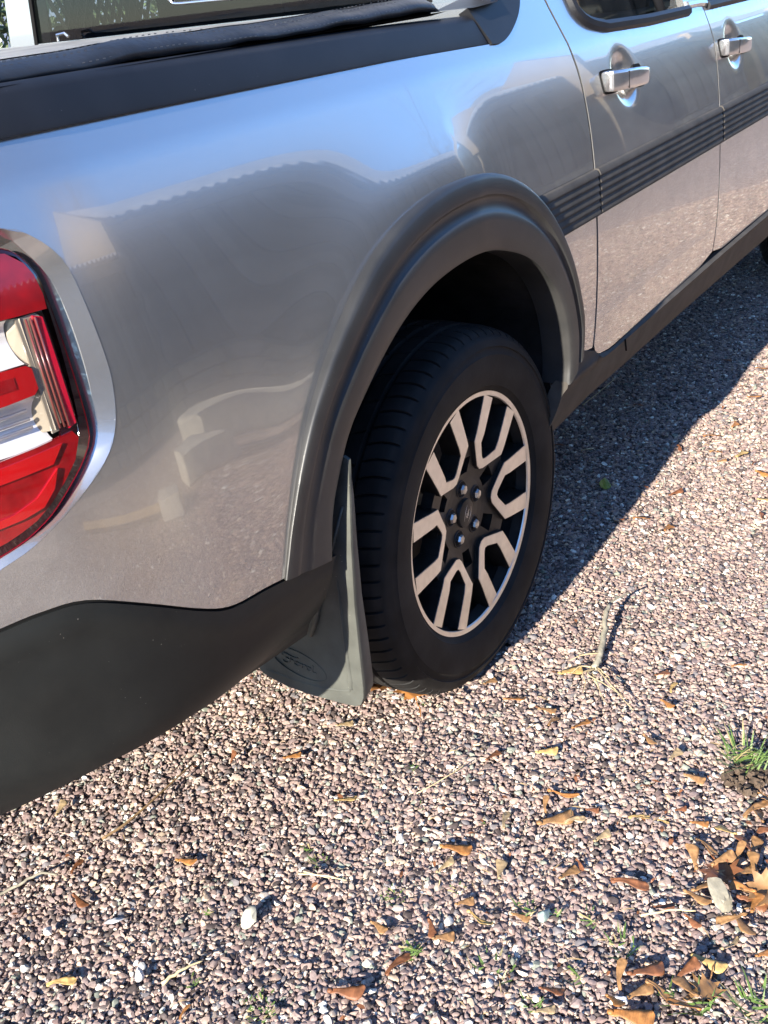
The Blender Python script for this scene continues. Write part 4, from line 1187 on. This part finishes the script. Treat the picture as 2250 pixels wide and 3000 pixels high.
def roof(x0, x1, prof):
    V = []; F = []; st = .0183; n_ = int((x1-x0)/st); k = len(prof)
    for i in range(n_+1):
        xx = x0+i*st; c = .026*math.sin(2*math.pi*xx/.146)
        for (yy, zz) in prof: V.append((xx, yy, zz+.03+c))
    for i in range(n_):
        for j in range(k-1): F.append((i*k+j, (i+1)*k+j, (i+1)*k+j+1, i*k+j+1))
    n = len(V); V += [(a, b, c-.014) for a, b, c in V]; F += [tuple(q+n for q in f[::-1]) for f in F]
    for i in range(n_): F.append((i*k, n+i*k, n+(i+1)*k, (i+1)*k))
    return mesh_obj('roof', V, F, M['sheet'], barn, True, None, 60)
roof(BX0-.02, BX1, [(BY+.34, EAVE-.02), (BY-2.3, EAVE+1.22), (BY-4.9, EAVE)])
roof(-6.2, BX0-.18, [(BY+.30, LOW-.02), (BY-3.6, LOW+.75)])
for x0, x1, ze in ((BX0, BX1, EAVE), (-6, BX0, LOW)):
    ft = MB(); ft.box(((x0+x1)/2, BY+.10, ze-.10), (x1-x0, .05, .16)); ft.build('fascia', M['timber'], barn)
# porch and tan end wall are added; oak posts with a curved brace
pq = MB(); pq.box((11.1, BY+.25, 1.35), (1.7, .4, 2.7)); pq.build('added_porch', M['timber2'], barn)
gable(10.22, BY+.62, BY-.5, 1.95, EAVE+.25, .45)  # added with the box before it so the flank mirrors a second tan patch
for xx in (16.3, 21.0):
    ps = MB(); ps.box((xx, BY+.30, 1.2), (.30, .20, 2.4), None, .012); ps.build('oak_post', M['post'], barn)
    ps = MB(); ps.tube([(xx-.05, BY+.30, 1.75), (xx-.35, BY+.30, 2.2), (xx-1.1, BY+.30, 2.50), (xx-1.9, BY+.30, 2.62)], .13, 6); ps.build('oak_brace', M['post'], barn)

def bare_tree(name, loc, h, label, seed):
    q = random.Random(seed); mb = MB(); tk = MB()
    root = tag(empty(name, loc), label, 'tree', 'bare trees behind the barn')
    def grow(p, d, L, r, lev, tgt):
        n = 4; P = [p]; Rr = [r]
        for i in range(n):
            d = (d+Vector((q.gauss(0, .13), q.gauss(0, .13), q.gauss(.03, .10)))).normalized()
            p = p+d*(L/n); P.append(p); Rr.append(r*(1-.45*(i+1)/n))
        tgt.tube(P, Rr, 6 if lev < 2 else 4, False)
        if lev < 5:
            for _ in range(3 if lev else 5):
                k = q.randint(2, n)
                dd = (d+Vector((q.gauss(0, .6), q.gauss(0, .6), q.gauss(.15, .4)))).normalized()
                grow(P[k], dd, L*q.uniform(.55, .8), Rr[k]*q.uniform(.5, .75), lev+1, mb)
    grow(Vector((0, 0, 0)), Vector((0, 0, 1)), h*.38, h*.022, 0, tk)
    tk.build('trunk', M['bark'], root, True); mb.build('crown', M['bark'], root, True)
bare_tree('bare_tree', (8.5, -12.5, 0), 10.5, 'taller leafless tree behind the barn roof, mirrored over the door handle', 5)
bare_tree('bare_tree', (19.5, -13.0, 0), 11.0, 'lower leafless tree at the far end of the barn', 9)

# pale blocks and a plank standing before the barn, mirrored low on the flank
for (bx, by, sx, sy, sz, rz, lb) in ((1.05, -3.15, .42, .26, .24, .2, 'pale squared stone block before the barn, nearest the truck bed'), (1.75, -3.7, .50, .30, .30, -.3, 'taller pale stone block before the barn'), (.35, -2.95, .30, .22, .16, .6, 'small low stone block before the barn')):
    q = MB(); q.box((0, 0, sz/2), (sx, sy, sz), None, .03)
    q.v = [(a+rng.uniform(-.012, .012), b+rng.uniform(-.012, .012), max(-.02, c+rng.uniform(-.01, .01))) for a, b, c in q.v]
    o = q.build('stone_block', PALE, None, True, 35); o.location = (bx, by, 0); o.rotation_euler = (0, 0, rz); tag(o, lb, 'stone block', 'stone blocks before the barn')
q = MB(); q.box((0, 0, .035), (1.5, .22, .06), None, .006); o = q.build('plank', M['post'], None); o.location = (-.1, -3.3, 0); o.rotation_euler = (.5, 0, .5); tag(o, 'tan plank lying on the gravel between truck and barn', 'plank')

# a white cottage and a hedge beyond the truck, glimpsed past and through the cab
cot = tag(empty('cottage', (10.5, 16, 0)), 'white rendered cottage beyond the truck at the top left corner', 'cottage')
q = MB(); q.box((10.5, 16, 2.6), (7, 14, 5.2)); q.v = [(a-10.5, b-16, c) for a, b, c in q.v]; q.build('wall', M['white'], cot)
q = MB(); q.add([(-3.8, -7.3, 5.2), (3.8, -7.3, 5.2), (0, -7.3, 8), (-3.8, 7.3, 5.2), (3.8, 7.3, 5.2), (0, 7.3, 8)], [(0, 1, 2), (3, 5, 4), (0, 2, 5, 3), (1, 4, 5, 2), (0, 3, 4, 1)]); q.build('roof', M['slate'], cot)
for yy in (-4, 0, 4):
    q = MB(); q.box((-3.52, yy, 1.7), (.06, 1.1, 1.2)); wn = q.build('window', M['post'], cot)
    q = MB(); q.box((-3.56, yy, 1.7), (.02, .95, 1.05)); q.build('pane', M['slate'], wn)
hd = MB()
for _ in range(9000):
    c = Vector((rng.uniform(3.05, 7.5), rng.gauss(5.2, .22), rng.uniform(.1, 2.0)))
    a = Vector((rng.gauss(0, 1), rng.gauss(0, 1), rng.gauss(0, 1))).normalized()*.045; b_ = Vector((rng.gauss(0, 1), rng.gauss(0, 1), rng.gauss(0, 1))).normalized()*.03
    hd.add([c-a, c+b_, c+a, c-b_], [(0, 1, 2, 3)])
hr = tag(empty('hedge', (4.8, 5.2, 0)), 'pale green hedge seen through the cab windows', 'hedge')
hd.v = [(a-4.8, b-5.2, c) for a, b, c in hd.v]
hd.build('foliage', M['hedge'], hr)
hs = MB()
for k in range(14): hs.tube([(-1.65+k*.31, 0, 0), (-1.65+k*.31+rng.gauss(0, .05), 0, 1.5)], .02, 5)
hs.build('stem', M['bark'], hr)

tw = tag(empty('added_hedge', (-17, -9, 0)), 'added unseen dark hedge behind the truck, dimming reflections beside the tail light', 'hedge')  # unseen hedge added so the lamp surround mirrors dark instead of bright sky
th = MB()
for _ in range(7000):
    c = Vector((rng.gauss(0, .5), rng.uniform(-14, 10), rng.uniform(0, 1)**.8*4.9+rng.uniform(-.2, .3)))
    a = Vector((rng.gauss(0, 1), rng.gauss(0, 1), rng.gauss(0, 1))).normalized()*.26; b_ = Vector((rng.gauss(0, 1), rng.gauss(0, 1), rng.gauss(0, 1))).normalized()*.15
    th.add([c-a, c+b_, c+a, c-b_], [(0, 1, 2, 3)])
th.build('foliage', mat('evergreen', (.045, .065, .035), .6, noise=(1.5, .4, 3)), tw)
for (cx_, cy_, ch, lb) in ((-12.5, -8.2, 9.5, 'tallest dark conifer behind the truck, unseen, put in to dim reflections beside the tail light'), (-15.5, -11.5, 10.5, 'dark conifer put in behind the tallest one'), (-9.5, -11.5, 8.0, 'shortest dark conifer put in nearest the barn')):
    cr_ = tag(empty('added_conifer', (cx_, cy_, 0)), lb, 'tree', 'added conifers behind the truck')  # unseen trees added to hide more bright sky from the lamp surround
    cm = MB()
    for _ in range(2600):
        zz = .6+(ch-.6)*rng.random()**1.25; rr = (1-zz/ch)*2.1*math.sqrt(rng.uniform(.25, 1))+.08; aa = rng.uniform(0, 6.283)
        c = Vector((rr*math.cos(aa), rr*math.sin(aa), zz)); a = Vector((math.cos(aa), math.sin(aa), rng.gauss(-.35, .3))).normalized()*rng.uniform(.2, .42); b_ = Vector((-math.sin(aa), math.cos(aa), rng.gauss(0, .4))).normalized()*.13
        cm.add([c-a, c+b_, c+a, c-b_], [(0, 1, 2, 3)])
    cm.build('crown', bpy.data.materials['evergreen'], cr_)
    ct = MB(); ct.tube([(0, 0, 0), (0, 0, ch*.9)], [.16, .03], 8); ct.build('trunk', M['bark'], cr_, True)
hs = MB()
for k in range(20): hs.tube([(0, -13.5+k*1.2, 0), (rng.gauss(0, .1), -13.5+k*1.2, 3.5)], .09, 5)
hs.build('trunk', M['bark'], tw)

# ================================================================== WHAT LIES ON THE GRAVEL
KIND = {'w': ('tan brown', (.33, .175, .07)), 'o': ('orange', (.40, .17, .048)), 'y': ('yellow', (.55, .36, .13)), 'r': ('dark russet', (.22, .085, .035)), 'b': ('pale tan', (.42, .30, .16))}
def leaf_mat(name, col):
    m = bpy.data.materials.new(name); m.use_nodes = True
    N = m.node_tree.nodes; Lk = m.node_tree.links; b = N['Principled BSDF']
    tc = N.new('ShaderNodeTexCoord'); wv = N.new('ShaderNodeTexWave'); wv.inputs['Scale'].default_value = 9; wv.inputs['Distortion'].default_value = 3; wv.inputs['Detail'].default_value = 2
    nz = N.new('ShaderNodeTexNoise'); nz.inputs['Scale'].default_value = 7; nz.inputs['Detail'].default_value = 4
    Lk.new(tc.outputs['Object'], wv.inputs['Vector']); Lk.new(tc.outputs['Object'], nz.inputs['Vector'])
    mr = N.new('ShaderNodeMapRange'); mr.inputs[1].default_value = .3; mr.inputs[2].default_value = .7; mr.inputs[3].default_value = .55; mr.inputs[4].default_value = 1.25; Lk.new(nz.outputs['Fac'], mr.inputs[0])
    m2 = N.new('ShaderNodeMapRange'); m2.inputs[3].default_value = .82; m2.inputs[4].default_value = 1.1; Lk.new(wv.outputs['Fac'], m2.inputs[0])
    ml = N.new('ShaderNodeMath'); ml.operation = 'MULTIPLY'; Lk.new(mr.outputs[0], ml.inputs[0]); Lk.new(m2.outputs[0], ml.inputs[1])
    mx = N.new('ShaderNodeMix'); mx.data_type = 'RGBA'; mx.blend_type = 'MULTIPLY'; mx.inputs[0].default_value = 1; mx.inputs[6].default_value = (*col, 1)
    Lk.new(ml.outputs[0], mx.inputs[7]); Lk.new(mx.outputs[2], b.inputs['Base Color'])
    b.inputs['Roughness'].default_value = .55
    b.inputs['Subsurface Weight'].default_value = 0.0
    return m
SMAT = {k: leaf_mat('seed_'+v[0].replace(' ', '_'), v[1]) for k, v in KIND.items()}
def seed_mesh(kind, var):
    """winged maple seed of unit length along x: nutlet, then a wing that widens and bends"""
    q = random.Random(var*13+5)
    bend = (.32, -.28, .05, .5)[var]; curl = (.05, .08, .03, .14)[var]; nar = (1.0, .85, 1.15, .42)[var]
    V = []; F = []
    n = 14; k = 5
    for side in (0, 1):
        for i in range(n):
            t = i/(n-1)
            W = float(np.interp(t, [0, .06, .16, .26, .45, .65, .82, .92, .98, 1.0], [.05, .11, .13, .105, .20, .31, .36, .30, .17, .05]))*nar
            e1 = .045 if t < .9 else .045-.06*((t-.9)/.1)**2
            cx = t-.5; cy = bend*(t-.15)**2*.6
            for j in range(k):
                s = j/(k-1)
                ruf = q.uniform(-.012, .012) if (j == 0 and t > .3) else 0
                th = .020*(1-.75*t) if side else 0
                V.append((cx+.03*(1-s)*t, cy+e1-W*(1-s)+ruf, curl*math.sin(t*2.6+var)*.7+.10*W*(s-.5)**2*4*(1 if var % 2 else -.6)+.015*math.sin(17*t+3*s)*t+.012*(s > .9)+th))
    m = n*k
    for i in range(n-1):
        for j in range(k-1):
            a, b2, c, d = i*k+j, (i+1)*k+j, (i+1)*k+j+1, i*k+j+1
            F.append((a, d, c, b2)); F.append((m+a, m+b2, m+c, m+d))
    for i in range(n-1):
        F.append((i*k, (i+1)*k, m+(i+1)*k, m+i*k)); F.append((i*k+k-1, m+i*k+k-1, m+(i+1)*k+k-1, (i+1)*k+k-1))
    # nutlet
    b0 = len(V); r_ = 6
    for i in range(5):
        a = math.pi*i/4
        for j in range(r_):
            p = 2*math.pi*j/r_
            V.append((-.43+.080*math.cos(a), -.015+.065*math.sin(a)*math.cos(p), .03+.055*math.sin(a)*math.sin(p)))
    for i in range(4):
        for j in range(r_): F.append((b0+i*r_+j, b0+i*r_+(j+1) % r_, b0+(i+1)*r_+(j+1) % r_, b0+(i+1)*r_+j))
    me = bpy.data.meshes.new('maple_seed'); me.from_pydata(V, [], F); me.materials.append(SMAT[kind]); me.polygons.foreach_set('use_smooth', [True]*len(me.polygons)); me.update()
    return me
SM = {}
def swell(x, y): return .004*math.sin(x*5.1+1.3)*math.sin(y*4.3)+.003*math.sin(x*11+y*7)
for x, y, kd, ln, rot_, hint in SEEDS:
    var = rng.randrange(3) if ln < 55 or kd in 'rw' else rng.choice((0, 2, 3))
    if 'thin' in hint or 'wiry' in hint or 'standing out' in hint: var = 3
    ln *= .82
    if (kd, var) not in SM: SM[(kd, var)] = seed_mesh(kd, var)
    o = link(bpy.data.objects.new('maple_seed', SM[(kd, var)]))
    s = ln*.00105
    o.scale = (s, s*1.15, s)
    # headings were read in the picture; lay them out on the ground as seen from where one stands
    hd_ = R(rot_)+.63-math.pi/2
    up_ = .35 if ('upright' in hint or 'standing' in hint) else .0
    o.rotation_euler = (rng.uniform(-.35, .35), -up_+rng.uniform(-.10, .10), hd_)
    o.location = (x, y, .0115+swell(x, y)+up_*.35*s)
    tag(o, f'{KIND[kd][0]} maple seed wing {hint}', 'seed', 'fallen maple seed wings on the gravel')

def broad_leaf(x, y, size, rz, label, col='o', curl=.25, z=.012):
    lob = [(0, -.55), (.03, -.30), (.28, -.36), (.22, -.16), (.52, -.10), (.36, .05), (.50, .26), (.24, .22), (.20, .42), (.06, .34), (0, .60), (-.08, .36), (-.24, .44), (-.24, .22), (-.52, .28), (-.38, .06), (-.54, -.08), (-.24, -.14), (-.30, -.34), (-.03, -.30)]
    pts = resample(lob+[lob[0]], .07)[:-1]
    gpts = [Vector((a*.09, b*.09)) for a in range(-6, 7) for b in range(-6, 7)]
    V2, E2, F2, *_ = delaunay_2d_cdt([Vector(p) for p in pts]+gpts, [(i, (i+1) % len(pts)) for i in range(len(pts))], [], 1, 1e-5)
    q = random.Random(int(size*1e4)+int(rz*100))
    a, b2 = q.uniform(.5, 1.5), q.uniform(0, 6)
    top = [(v.x*size, v.y*size, size*(curl*(v.x*v.x*1.6+.5*v.y*v.y)+.05*math.sin(9*v.x+b2)*math.cos(8*v.y*a)+.035*abs(math.sin(14*(abs(v.x)-v.y))))) for v in V2]
    n = len(top)
    V = top+[(c[0], c[1], c[2]-.0007) for c in top]
    F = []; es = set()
    for f in F2:
        f = list(f); u, v, w_ = [V2[i] for i in f[:3]]
        if (v-u).cross(w_-u) < 0: f = f[::-1]
        F.append(tuple(f)); F.append(tuple(i+n for i in f[::-1]))
        for i in range(len(f)): es.add((f[i], f[(i+1) % len(f)]))
    for e in es:
        if (e[1], e[0]) not in es: F.append((e[1], e[0], e[0]+n, e[1]+n))
    mb = MB(); mb.add(V, F); mb.tube([(0, -.50*size, .002), (.05*size, -.8*size, .004), (.02*size, -1.0*size, .001)], .0011, 5)
    o = mb.build('maple_leaf', SMAT[col], None, True, 50)
    o.location = (x, y, z+swell(x, y)); o.rotation_euler = (rng.uniform(-.15, .15), rng.uniform(-.15, .15), rz)
    return tag(o, label, 'leaf', 'broad fallen leaves')
broad_leaf(-.158, -.735, .085, 1.0, 'bright orange curled leaf between the mud flap and the tyre', 'o', .35, .016)
broad_leaf(-.146, -.800, .080, -.9, 'bright orange leaf under the front edge of the tyre tread', 'o', .30, .014)
broad_leaf(-.335, -1.462, .060, 2.2, 'big russet brown leaf under the grey bark piece in the leaf pile', 'r', .4, .014)
broad_leaf(-.345, -1.530, .062, .4, 'ragged tan leaf at the right edge of the leaf pile', 'w', .4, .018)
broad_leaf(-.545, -1.505, .045, 1.6, 'curled tan leaf in the pile at the bottom of the picture', 'w', .5, .016)
broad_leaf(-.150, -1.500, .060, 3.0, 'torn tan leaf at the right picture edge above the leaf pile', 'w', .5, .014)

# grass
GM = [mat('grass_green', (.12, .19, .045), .5, noise=(30, .3, 2)), mat('grass_straw', (.42, .34, .16), .6)]
def tuft(x, y, n, ln, spread, label, straw=.15, moss=0):
    root = tag(empty('grass_tuft', (x, y, swell(x, y))), label, 'grass tuft', 'grass tufts growing through the gravel')
    for gi_, frac in ((0, 1-straw), (1, straw)):
        mb = MB()
        for _ in range(max(1, int(n*frac))):
            a = rng.uniform(0, 6.283); L = ln*rng.uniform(.45, 1.1); ro = spread*math.sqrt(rng.random())
            b0 = Vector((ro*math.cos(a*1.7), ro*math.sin(a*1.7), .004)); d = Vector((math.cos(a), math.sin(a), 0)); lean = rng.uniform(.35, 1.1)+(.75*rng.random()+.3 if n > 80 else 0)
            wv = rng.uniform(.0011, .0021)*(1 if ln > .03 else .8); pr = Vector((-d.y, d.x, 0))*wv
            P = []
            for k in range(5):
                t = k/4
                c = b0+d*(L*t*lean*(.6+.4*t))+Vector((0, 0, L*(t*.75-.45*lean*t*t)))
                if c.z < .010: c.z = .010
                f = (1-t**2)
                P += [c-pr*f, c+pr*f+Vector((0, 0, wv*.5*f))]
            mb.add(P, [(2*k, 2*k+1, 2*k+3, 2*k+2) for k in range(4)])
        mb.build('blades', GM[gi_], root)
    return root
big = tuft(-.072, -1.432, 70, .080, .040, 'biggest grass tuft, at the right edge of the picture on dark soil', .25)
sl = MB()
for _ in range(60):
    a = rng.uniform(0, 6.28); rr = .038*math.sqrt(rng.random()); sl.box((rr*math.cos(a)-.05, rr*math.sin(a)-.01, .008+rng.random()*.008), (rng.uniform(.004, .011),)*3, Matrix.Rotation(rng.random()*3, 4, (rng.random(), rng.random(), .3)))
s_ = sl.build('soil', mat('dark_soil', (.085, .058, .038), .9, noise=(200, .4, 2)), big); s_['kind'] = 'stuff'
for (x, y, n, ln, sp, lb, st_) in [
    (-.337, -.917, 14, .016, .010, 'tiny green moss speck below the tyre on sunlit gravel', 0), (-.593, -1.032, 30, .014, .022, 'mossy patch left of the long foreground wing', .2),
    (-.669, -1.108, 22, .045, .020, 'grass tuft in the left foreground with a dark wing beside it', .2), (-.637, -1.236, 22, .042, .030, 'loose grass tuft at the bottom centre', .25),
    (-.522, -1.230, 18, .040, .022, 'grass tuft over a small tan wing in mid foreground', .15), (-.522, -1.381, 20, .045, .024, 'grass tuft between leaf pile and bottom pile', .2),
    (-.501, -1.316, 10, .040, .018, 'thin grass tuft left of the bottom leaf pile', .3), (-.569, -1.502, 14, .075, .018, 'tall grass blades beside the bottom leaf pile', .15),
    (-.575, -1.463, 12, .050, .018, 'short grass blades inside the bottom leaf pile', .2), (-.535, -1.575, 26, .070, .030, 'grass tuft in the lower right corner', .15),
    (-.601, -1.337, 10, .045, .016, 'wispy grass tuft left of the bottom pile', .4), (-.510, -1.270, 8, .032, .012, 'few grass blades above the mid foreground tuft', .1),
    (-.668, -1.308, 12, .035, .016, 'grass blades on the bottom picture edge', .2), (-.414, -.977, 8, .014, .010, 'sparse green specks beside the pale tan wing', .1),
    (-.400, -1.089, 6, .016, .010, 'mossy fleck under the upright tan wing', .3), (-.539, -1.117, 12, .016, .016, 'straw coloured moss right of the folded wing', .6),
    (-.580, -.855, 7, .022, .010, 'little upright seedling above the straw tuft', .1), (-.590, -.891, 20, .040, .022, 'grass tuft above the loose straw in the middle', .3),
    (-.867, -.858, 14, .024, .012, 'small grass tuft right of the fallen straw at the bottom left', .1), (-.853, -.976, 60, .016, .026, 'yellow green moss cushion at the bottom edge', .25),
    (-.759, -.792, 5, .018, .008, 'two green blades left of the pale rock', 0), (-.168, -.834, 12, .014, .010, 'green seedling on the gravel in front of the tyre leaf', 0)]:
    tuft(x, y, int(n*.8)+1, ln*.72, sp, lb, st_)

for nm, key, cnt, lab in (('leaf_litter', 'r', 130, 'tiny brown crumbs of leaves and seed husks scattered in the gravel'), ('straw_bits', 'b', 120, 'short pale bits of straw scattered in the gravel')):
    mb = MB()
    for _ in range(cnt):
        if rng.random() < .55: x = rng.gauss(-.35, .22); y = -1.0-abs(rng.gauss(.30, .22))
        else: x = rng.uniform(-1.0, 2.4); y = rng.uniform(-1.6, -.45)
        if abs(x) < .4 and -.95 < y < -.6: continue
        L = rng.uniform(.0025, .0075)*(1 if key == 'r' else 1.7); wd = L*rng.uniform(.25, .6) if key == 'r' else .0009
        m = Matrix.Rotation(rng.uniform(0, 6.28), 4, 'Z') @ Matrix.Rotation(rng.gauss(0, .3), 4, 'Y')
        z = .0115+swell(x, y)
        P = [m @ Vector(p) for p in ((-L, 0, 0), (-L*.3, -wd, .0015), (L*.6, -wd*.7, .001), (L, 0, 0), (L*.4, wd, .0012), (-L*.4, wd*.8, .0022))]
        mb.add([(p.x+x, p.y+y, p.z+z) for p in P]+[(p.x+x, p.y+y, p.z+z-.0006) for p in P], [(0, 1, 2, 3, 4, 5), (11, 10, 9, 8, 7, 6)]+[(i, i+6, (i+1) % 6+6, (i+1) % 6) for i in range(6)])
    o = mb.build(nm, SMAT[key]); tag(o, lab, 'litter', None, 'stuff')
EXTRA = [(-.300, -1.500, 'w', 46, 20, 'in the leaf pile, tucked behind the bark'), (-.355, -1.500, 'o', 40, 100, 'in the leaf pile, right beside the bark'), (-.310, -1.455, 'w', 44, -30, 'in the leaf pile, just above the bark'), (-.270, -1.480, 'r', 44, 60, 'at the far side of the leaf pile'), (-.420, -1.505, 'w', 46, 140, 'at the near foot of the leaf pile'), (-.375, -1.520, 'o', 42, 10, 'under the torn leaf in the leaf pile'), (-.255, -1.445, 'y', 40, 80, 'at the far left tip of the leaf pile'), (-.560, -1.480, 'w', 46, 70, 'in the bottom pile, under the curled tan leaf'), (-.530, -1.470, 'r', 44, -20, 'in the bottom pile, far side'), (-.590, -1.490, 'o', 46, 120, 'in the bottom pile, near side'), (-.200, -1.480, 'w', 44, 35, 'between grass tuft and leaf pile'), (-.225, -1.505, 'r', 40, 110, 'between grass tuft and leaf pile, dark')]
for x, y, kd, ln, rot_, hint in EXTRA:
    var = rng.randrange(3)
    if (kd, var) not in SM: SM[(kd, var)] = seed_mesh(kd, var)
    o = link(bpy.data.objects.new('maple_seed', SM[(kd, var)])); s = ln*.00095
    o.scale = (s, s*1.15, s); o.rotation_euler = (rng.uniform(-.5, .5), rng.uniform(-.4, .2), R(rot_)); o.location = (x, y, .020+swell(x, y))
    tag(o, f'{KIND[kd][0]} maple seed wing {hint}', 'seed', 'fallen maple seed wings on the gravel')

# twigs, straws, stalk
WD = mat('twig_wood', (.24, .15, .07), .8, noise=(60, .3, 3)); STW = mat('dry_straw', (.62, .50, .28), .7, noise=(60, .2, 3)); GRY = mat('grey_bark', (.30, .27, .20), .85, noise=(40, .4, 5), bump=(90, .5, .003))
def stick(pts, r0, r1, m, label, name='twig', cat='twig', z=.016, grp=None):
    P = catmull([(x, y, z+swell(x, y)+dz) for x, y, dz in pts], 5); n = len(P)
    P = [(a+rng.gauss(0, r0*.25), b+rng.gauss(0, r0*.25), c+rng.gauss(0, r0*.12)) for a, b, c in P]
    mb = MB(); mb.tube(P, [r0+(r1-r0)*i/(n-1) for i in range(n)], 7); o = mb.build(name, m, None, True)
    return tag(o, label, cat, grp)
stick([(-.517, -.542, .002), (-.609, -.547, .004), (-.686, -.543, .003), (-.733, -.528, 0)], .0016, .0026, WD, 'long thin brown twig lying under the bumper')
stick([(-.905, -.453, .0), (-.870, -.475, .003), (-.838, -.495, .008), (-.825, -.520, .004)], .0028, .0018, GRY, 'short grey twig at the left picture edge')
stick([(-.635, -.877, .001), (-.620, -.917, .003), (-.609, -.955, .001)], .0016, .0010, STW, 'pale straw pointing right below a grass tuft', 'straw', 'straw')
stick([(-.629, -.884, .004), (-.619, -.928, .002)], .0012, .0008, STW, 'shorter pale straw crossing the other one', 'straw', 'straw')
stick([(-.893, -.825, .0), (-.864, -.835, .004), (-.836, -.851, .002)], .0030, .0012, STW, 'broad straw at the bottom left beside a grass tuft', 'straw', 'straw')
stick([(1.341, -.530, .002), (1.441, -.541, .004), (1.558, -.548, .002)], .0016, .0012, STW, 'thin straw in the shade under the sill', 'straw', 'straw')
stick([(-.470, -1.385, .004), (-.440, -1.420, .004), (-.425, -1.452, .003)], .0018, .0012, STW, 'straw left of the leaf pile pointing to the bark', 'straw', 'straw')
stick([(-.400, -.960, .003), (-.34, -.99, .006), (-.30, -1.0, .002)], .001, .001, STW, 'faint straw beside the green specks', 'straw', 'straw')
ROOTM = mat('root_fibre', (.42, .33, .19), .8, noise=(60, .3, 3))
sk_ = tag(empty('dried_plant', (.12, -1.09, 0)), 'dried plant stalk with pale roots lying right of the tyre', 'dried plant')
def sub(pts, r0, r1, m, name):
    P = catmull([(x-.12, y+1.09, z) for x, y, z in pts], 5); n = len(P); mb = MB()
    P = [(a+rng.gauss(0, r0*.3), b_+rng.gauss(0, r0*.3), c) for a, b_, c in P]
    mb.tube(P, [r0+(r1-r0)*i/(n-1) for i in range(n)], 7); return mb.build(name, m, sk_, True)
sub([(.300, -1.080, .050), (.262, -1.066, .055), (.236, -1.056, .052)], .0018, .0028, GRY, 'twig_end')
sub([(.236, -1.056, .052), (.190, -1.066, .045), (.146, -1.081, .032), (.095, -1.092, .022), (.059, -1.097, .016)], .0048, .0075, GRY, 'stem')
for e_ in ([(.059, -1.097, .018), (.032, -1.094, .02), (.013, -1.14, .022), (-.008, -1.188, .018)], [(.059, -1.097, .016), (.03, -1.085, .022), (.005, -1.10, .018), (-.02, -1.105, .014)], [(.065, -1.097, .018), (.045, -1.12, .026), (.02, -1.16, .016)], [(.06, -1.09, .018), (.05, -1.07, .02), (.03, -1.06, .014)], [(.04, -1.10, .020), (.0, -1.13, .016), (-.035, -1.16, .014)], [(.10, -1.09, .026), (.075, -1.065, .03), (.06, -1.04, .018)], [(.06, -1.10, .02), (.01, -1.15, .028), (-.03, -1.21, .016)]):
    sub(e_, .0019, .0006, ROOTM, 'root')

# single pieces among the chippings
PAL = [mat('pale_rock', (.42, .40, .32), .85, noise=(60, .3, 5)), mat('white_quartz', (.80, .78, .75), .6, noise=(2, .08, 4)), mat('green_husk', (.22, .27, .045), .55, noise=(3, .3, 4), bump=(14, .6, .1)), mat('green_stone', (.34, .42, .37), .7, noise=(2, .15, 4))]
def rock(x, y, sx, sy, sz, rz, mi, label, seed, name='rock', cat='rock', grp=None):
    o = link(bpy.data.objects.new(name, stone_mesh(name, seed, PAL[mi], 3, (sx/2, sy/2, sz/2)))); o.location = (x, y, .008+sz*.12+swell(x, y)); o.rotation_euler = (rng.uniform(-.2, .2), rng.uniform(-.2, .2), rz)
    return tag(o, label, cat, grp)
rock(-.736, -.861, .040, .030, .024, .3, 0, 'pale cream rock, largest stone in the left foreground', 41)
rock(-.842, -.665, .032, .010, .010, -.7, 1, 'long white stone chip left of the pale cream rock', 42, 'stone_chip', 'stone')
rock(-.905, -.585, .022, .014, .012, .4, 1, 'white stone chip at the left picture edge', 43, 'stone_chip', 'stone')
rock(.846, -.799, .046, .040, .034, .5, 2, 'round green seed husk in the shadow of the truck', 44, 'seed_husk', 'husk')
rock(-.895, -.775, .026, .017, .013, .9, 1, 'white double stone chip in the lower left foreground', 45, 'stone_chip', 'stone')
rock(-.520, -1.255, .030, .018, .014, .2, 3, 'grey green stone between foreground grass blades', 46, 'stone_chip', 'stone')
rock(-.610, -1.410, .022, .017, .014, 1.2, 1, 'white pebble in the bottom right foreground', 47, 'stone_chip', 'stone')
o = link(bpy.data.objects.new('bark_piece', stone_mesh('bark_piece', 77, GRY, 3, (.046, .020, .011)))); o.location = (-.390, -1.476, .030); o.rotation_euler = (.35, -.25, .75)
tag(o, 'grey weathered piece of bark on top of the leaf pile', 'bark')
